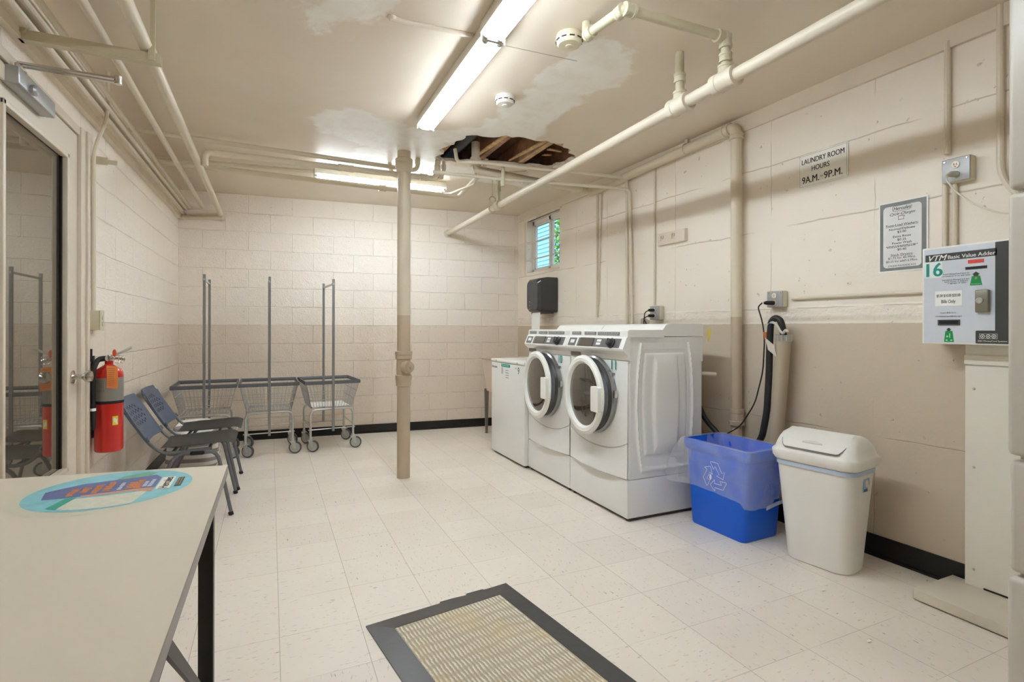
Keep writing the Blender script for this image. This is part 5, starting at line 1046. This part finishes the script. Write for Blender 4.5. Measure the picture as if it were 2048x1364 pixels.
b = MB(); b.ball((-.30, 5.05, .40), .026, 1.3, 1, .9); b.tube([(-.30, 5.05, .39), (-.27, 5.04, .42), (-.255, 5.045, .37), (-.28, 5.05, .35)], .006, .02, 6); b.build('rope_knot', rope, t)
# ---- fire extinguisher
ex, ey = -.822, 3.670
t = thing('fire_extinguisher', 'red fire extinguisher with orange inspection tag hung on the left wall', 'fire extinguisher', (ex, ey, .5))
red = mat('extinguisher_red', (200, 28, 18), .25, coat=.5)
b = MB(); b.lathe([(.001, .520), (.070, .520), (.078, .524), (.081, .535), (.081, .945), (.078, .965), (.066, .985), (.045, .998), (.030, 1.006), (.024, 1.012), (.024, 1.03), (.001, 1.03)], (ex, ey, 0), n=48); b.build('cylinder', red, t)
b = MB(); b.lathe([(.0812, .806), (.0818, .808), (.0818, .936), (.0812, .938)], (ex, ey, 0), n=48, cap=False); q = b.build('label_sleeve', mat('silver_label', (150, 148, 142), .35, metal=.5), t)
b = MB()
for k in range(9):
    for j in range(10): a = math.radians(-165+j*7); a2 = a+math.radians(5); z = .925-k*.008; b.quad(*[(ex+.0824*math.cos(w), ey+.0824*math.sin(w), zz) for w, zz in ((a, z), (a2, z), (a2, z+.003), (a, z+.003))])
b.build('print', mat('label_dark_print', (100, 98, 96), .5), q, smooth=False)
b = MB(); b.lathe([(.0815, .792), (.084, .794), (.084, .806), (.0815, .808)], (ex, ey, 0), n=48, cap=False); b.build('strap', rubber, t)
b = MB()
for a0 in (-52, ): 
    b.grid(6, 6, lambda u, v: (ex+.0822*math.cos(math.radians(a0-12+24*u)), ey+.0822*math.sin(math.radians(a0-12+24*u)), .672+.05*v))
q = b.build('class_sticker', mat('sticker_yellow', (232, 214, 60), .4), t)
b = MB(); b.grid(5, 3, lambda u, v: (ex+.0828*math.cos(math.radians(a0-8+15*u)), ey+.0828*math.sin(math.radians(a0-8+15*u)), .685+.022*v+.006*math.sin(5*u))); b.build('emblem', paper, q)
b = MB(); b.lathe([(.018, 1.03), (.020, 1.035), (.020, 1.055), (.014, 1.065), (.001, 1.065)], (ex, ey, 0), n=20); b.build('valve', chrome, t)
b = MB(); b.tube([(ex-.03, ey-.01, 1.055), (ex+.02, ey-.005, 1.062), (ex+.06, ey, 1.075), (ex+.13, ey, 1.105)], .007, .02, 8); b.build('top_lever', mat('steel_white', (214, 212, 206), .3, metal=.4), t)
b = MB(); b.tube([(ex+.0, ey, 1.045), (ex+.05, ey, 1.045), (ex+.09, ey, 1.035)], .007, .02, 8); b.build('carry_handle', chrome, t)
b = MB(); b.tube([(ex+.055+.022*math.cos(k*.5236), ey-.02, 1.040+.022*math.sin(k*.5236)) for k in range(12)], .0018, n=6, closed=True); b.tube([(ex+.075+.018*math.cos(k*.5236), ey-.02, 1.038+.020*math.sin(k*.5236)) for k in range(12)], .0018, n=6, closed=True); b.build('pull_ring', chrome, t)
b = MB(); b.lathe([(.016, -.022), (.016, -.030), (.001, -.031)], (ex, ey, 1.045), 'y', 16); b.build('pressure_gauge', chrome, t)
b = MB(); b.ball((ex+.035, ey-.022, 1.075), .012, 1, .4, 1.8); b.build('seal_tag', mat('orange_red_tag', (224, 92, 48), .5), t)
og = mat('orange_tag', (240, 146, 80), .55)
b = MB(); b.grid(5, 8, lambda u, v: (ex+.005+.062*u+.004*math.sin(3*v), ey-.0835-.010*math.sin(math.pi*min(1, v*1.1))+.02*(1-v)**3*0-.012*(1-u)*0, 1.008-.125*v-.006*u)); og_t = b.build('inspection_tag', og, t)
b = MB(); rr = random.Random(6)
for k in range(9):
    z = .99-k*.0115; y_ = ey-.0835-.0125; b.quad((ex+.014, y_, z), (ex+.014+rr.uniform(.03, .046), y_, z), (ex+.052, y_, z+.002), (ex+.014, y_, z+.002)); b.bm.faces.ensure_lookup_table()
b.build('tag_print', mat('tag_brown_print', (170, 96, 56), .6), og_t, smooth=False)
b = MB(); b.tube([(ex-.018, ey-.01, 1.045), (ex-.055, ey-.03, 1.04), (ex-.065, ey-.09, .99), (ex-.066, ey-.098, .90), (ex-.064, ey-.098, .79)], .015, .05, 12); b.loft([((ex-.064, ey-.098, .79), .016), ((ex-.062, ey-.098, .68), .013), ((ex-.062, ey-.098, .655), .009)], 12); hs_ = b.build('hose', rubber, t)
b = MB(); b.cyl((ex-.064, ey-.098, .775), (ex-.0635, ey-.098, .760), .0172); b.build('hose_ferrule', paper, hs_)
b = MB(); b.box((XL(3.64)-.001, ey-.010, .60), (XL(3.64)+.010, ey+.025, 1.06)); b.box((XL(3.64), ey-.06, 1.03), (XL(3.64)+.014, ey-.045, 1.10)); b.build('wall_bracket', rubber, t, smooth=False)
bpy.data.objects['fire_extinguisher'].scale = (.83, .83, 1); bpy.data.objects['fire_extinguisher'].location.x -= .012
# ---- switch box
t = thing('switch_box', 'small cream junction box on the left wall between the door and extinguisher', 'junction box', (XL(3.7), 3.68, 1.26))
b = MB(); x = XL(3.7); b.box((x, 3.64, 1.205), (x+.045, 3.71, 1.315), bev=.003); b.build('box', pipe_g, t)
b = MB(); b.box((x+.045, 3.637, 1.203), (x+.049, 3.713, 1.317), bev=.0015); b.build('cover', pipe_g, t)
b = MB(); b.lathe([(.013, 0), (.013, .004), (.001, .004)], (x+.049, 3.675, 1.275), 'x', 16); b.lathe([(.013, 0), (.013, .004), (.001, .004)], (x+.049, 3.675, 1.24), 'x', 16); b.build('socket_face', pipe_g, t)
b = MB(); b.ball((XR(1.9)-.004, 1.905, 1.478), .004); b.tube([(XR(1.9)-.002, 1.905, 1.478), (XR(1.9)-.012, 1.90, 1.468), (XR(1.9)-.008, 1.885, 1.470), (XR(1.9)-.008, 1.882, 1.482)], .0018, n=6); tag(b.build('wall_hook', pipe_g), 'tiny bent wire hook on the wall left of the poster', 'hook')
# ---- litter on the floor
for x, y, lab in ((2.34, 1.62, 'small white scrap of paper on the floor before the trash can'), (2.12, 1.28, 'tiny pale crumb of litter on the floor near the machine base plate')):
    b = MB(); b.ball((x, y, .004), .009, 1.4, .8, .45, 1); tag(b.build('paper_scrap', paper), lab, 'litter')
